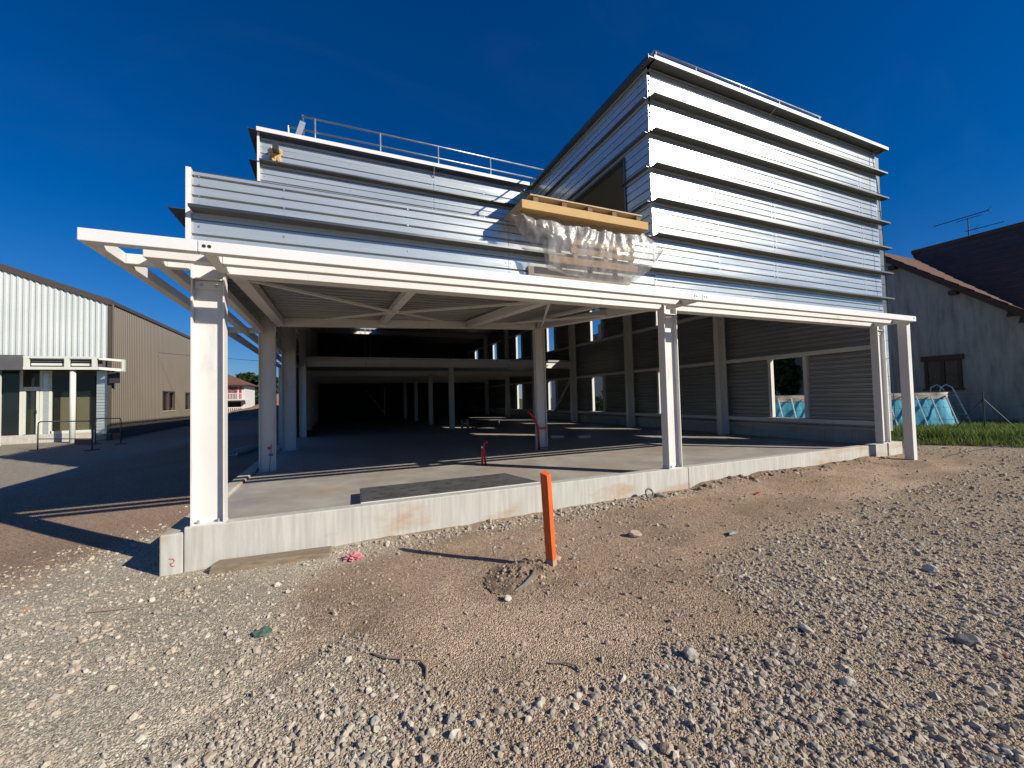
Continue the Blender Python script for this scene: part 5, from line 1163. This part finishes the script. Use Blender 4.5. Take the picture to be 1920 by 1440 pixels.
ld = part_holder('ladder', po, (17.6, 6.6, 0.45))
for d in (0.45, 0.85):
    MB().tube([PP(PL + 0.75, d, Z0), PP(PL + 0.25, d, Z1 + 0.15), PP(PL + 0.10, d, Z1 + 0.24), PP(PL - 0.05, d, Z1 + 0.15), PP(PL - 0.1, d, Z1 - 0.2)], 0.022, 8).build('rail', M['pool_pole'], ld, smooth=True)
for k in range(4): t = k / 4 + 0.1; a = Vector(PP(PL + 0.75 - 0.5 * t, 0.45, Z0 + 1.2 * t)); b_ = Vector(PP(PL + 0.75 - 0.5 * t, 0.85, Z0 + 1.2 * t)); MB().tube([a, b_], 0.018, 6).build('rung', M['pool_pole'], ld)
# fence
fe = thing('wire_fence', 'dark green wire fence post with diagonal struts on the grass bank', 'fence', (16.5, 5.28, 0.45))
M['fence_green'] = mk('dark_green_post', (0.02, 0.035, 0.025), nscale=4, rough=0.5)
fz = G(16.5, 5.28)
MB().tube([(16.5, 5.28, fz - 0.05), (16.5, 5.28, 1.55)], 0.022, 6).build('post', M['fence_green'], fe)
MB().tube([(15.95, 5.72, fz), (16.5, 5.28, 1.35)], 0.014, 5).build('strut', M['fence_green'], fe); MB().tube([(17.05, 4.84, fz), (16.5, 5.28, 1.35)], 0.014, 5).build('strut', M['fence_green'], fe)
MB().tube([(13.4, 7.75, 0.4), (13.4, 7.75, 1.45)], 0.022, 6).build('post', M['fence_green'], fe)
for z in (0.75, 1.1, 1.45): MB().tube([(12.6, 8.4, z), (13.4, 7.75, z), (16.5, 5.28, z + 0.05), (19, 3.2, z + 0.1)], 0.003, 4).build('wire', M['fence_green'], fe)
# grass
nB = 42000
gxs = rng.uniform(12.35, 20, nB * 3); gys = rng.uniform(-1, 14, nB * 3)
dd = bank_d(gxs, gys); ang = np.arctan2(gxs, gys)
ok = (dd > -0.05 + 0.25 * (fbm(gxs * 2, gys * 2, 3) - 0.45)) & (gxs / np.maximum(gys, 0.1) > 1.15) & (rng.random(nB * 3) < np.clip(1.3 - dd / 5, 0.25, 1)) & (ang < math.radians(88)) & (gys > 1.5)
gxs, gys = gxs[ok][:nB], gys[ok][:nB]; n = len(gxs)
hh = rng.uniform(0.06, 0.20, n) * (0.5 + 1.1 * fbm(gxs * 1.4, gys * 1.4, 3)) * np.where(bank_d(gxs, gys) < 0.7, 1.35, 0.9)
az = rng.uniform(0, 6.28, n); ln = rng.uniform(0.1, 0.6, n) * hh; wdt = rng.uniform(0.006, 0.013, n)
gz_ = g(gxs, gys) - 0.01
p0 = np.stack([gxs - wdt * np.sin(az), gys + wdt * np.cos(az), gz_], 1); p1 = np.stack([gxs + wdt * np.sin(az), gys - wdt * np.cos(az), gz_], 1)
p2 = np.stack([gxs + ln * np.cos(az), gys + ln * np.sin(az), gz_ + hh], 1)
GP = np.array([(0.07, 0.13, 0.02), (0.10, 0.17, 0.025), (0.14, 0.19, 0.04), (0.17, 0.17, 0.06), (0.06, 0.10, 0.02)])
gc = 1.5 * GP[rng.integers(0, 5, n)] * rng.uniform(0.75, 1.2, (n, 1))
me = np_mesh('grass', np.stack([p0, p1, p2], 1).reshape(-1, 3), np.arange(3 * n).reshape(-1, 3)); colour_attr(me, np.repeat(gc, 3, axis=0))
M['grass'] = attr_mat('grass_blades', rough=0.6, var=0.2, vscale=2, translucent=0.3)
o = link('grass', me, M['grass']); tag(o, 'ragged green grass on the bank below the pool', 'grass', kind='stuff')
# hedge and tree behind the right wall
HG = [(0.06, 0.12, 0.02), (0.09, 0.16, 0.03), (0.12, 0.19, 0.04)]
hd = thing('hedge', 'clipped green hedge seen through the lower right hand windows', 'hedge', (17.5, 18, 0.3))
cen = np.stack([rng.uniform(17.2, 17.8, 60), rng.uniform(14.5, 30, 60), rng.uniform(0.6, 1.5, 60)], 1)
v, f, c = leaves(14000, cen, np.full(60, 0.55), 0.06, HG, 77); me = np_mesh('foliage', v, f); colour_attr(me, c); link('foliage', me, M['foliage'], hd)
for k in range(8): MB().tube([(17.5, 15 + 2 * k, 0.0), (17.5, 15 + 2 * k, 1.2)], 0.03, 5).build('stem', M['bark2'], hd)
tree(18.6, 12.6, 4.6, 1.7, 'dark tree seen through the nearest window, above the pool', n=6000, size=0.12, seed=50)
tree(18.8, 23.5, 4.4, 1.6, 'dark tree above the hedge behind the middle windows', n=5000, size=0.12, seed=51)
h2 = thing('red_roofed_house', 'white house with red roof and chimney seen through an upper window', 'house', (24, 33, 0.3))
MB().box(21, 28, 29, 38, 0.2, 5.2).build('wall', M['render_white'], h2)
MB().add([(20.4, 28.5, 5.0), (28.6, 28.5, 5.0), (24.5, 28.5, 8.0), (20.4, 38.5, 5.0), (28.6, 38.5, 5.0), (24.5, 38.5, 8.0)], [(0, 1, 2), (3, 5, 4), (0, 2, 5, 3), (1, 4, 5, 2), (0, 3, 4, 1)]).build('roof', M['tile_red'], h2)
MB().box(22.2, 22.9, 30.4, 31.1, 6.2, 8.2).build('chimney', M['rock_dark'], h2)
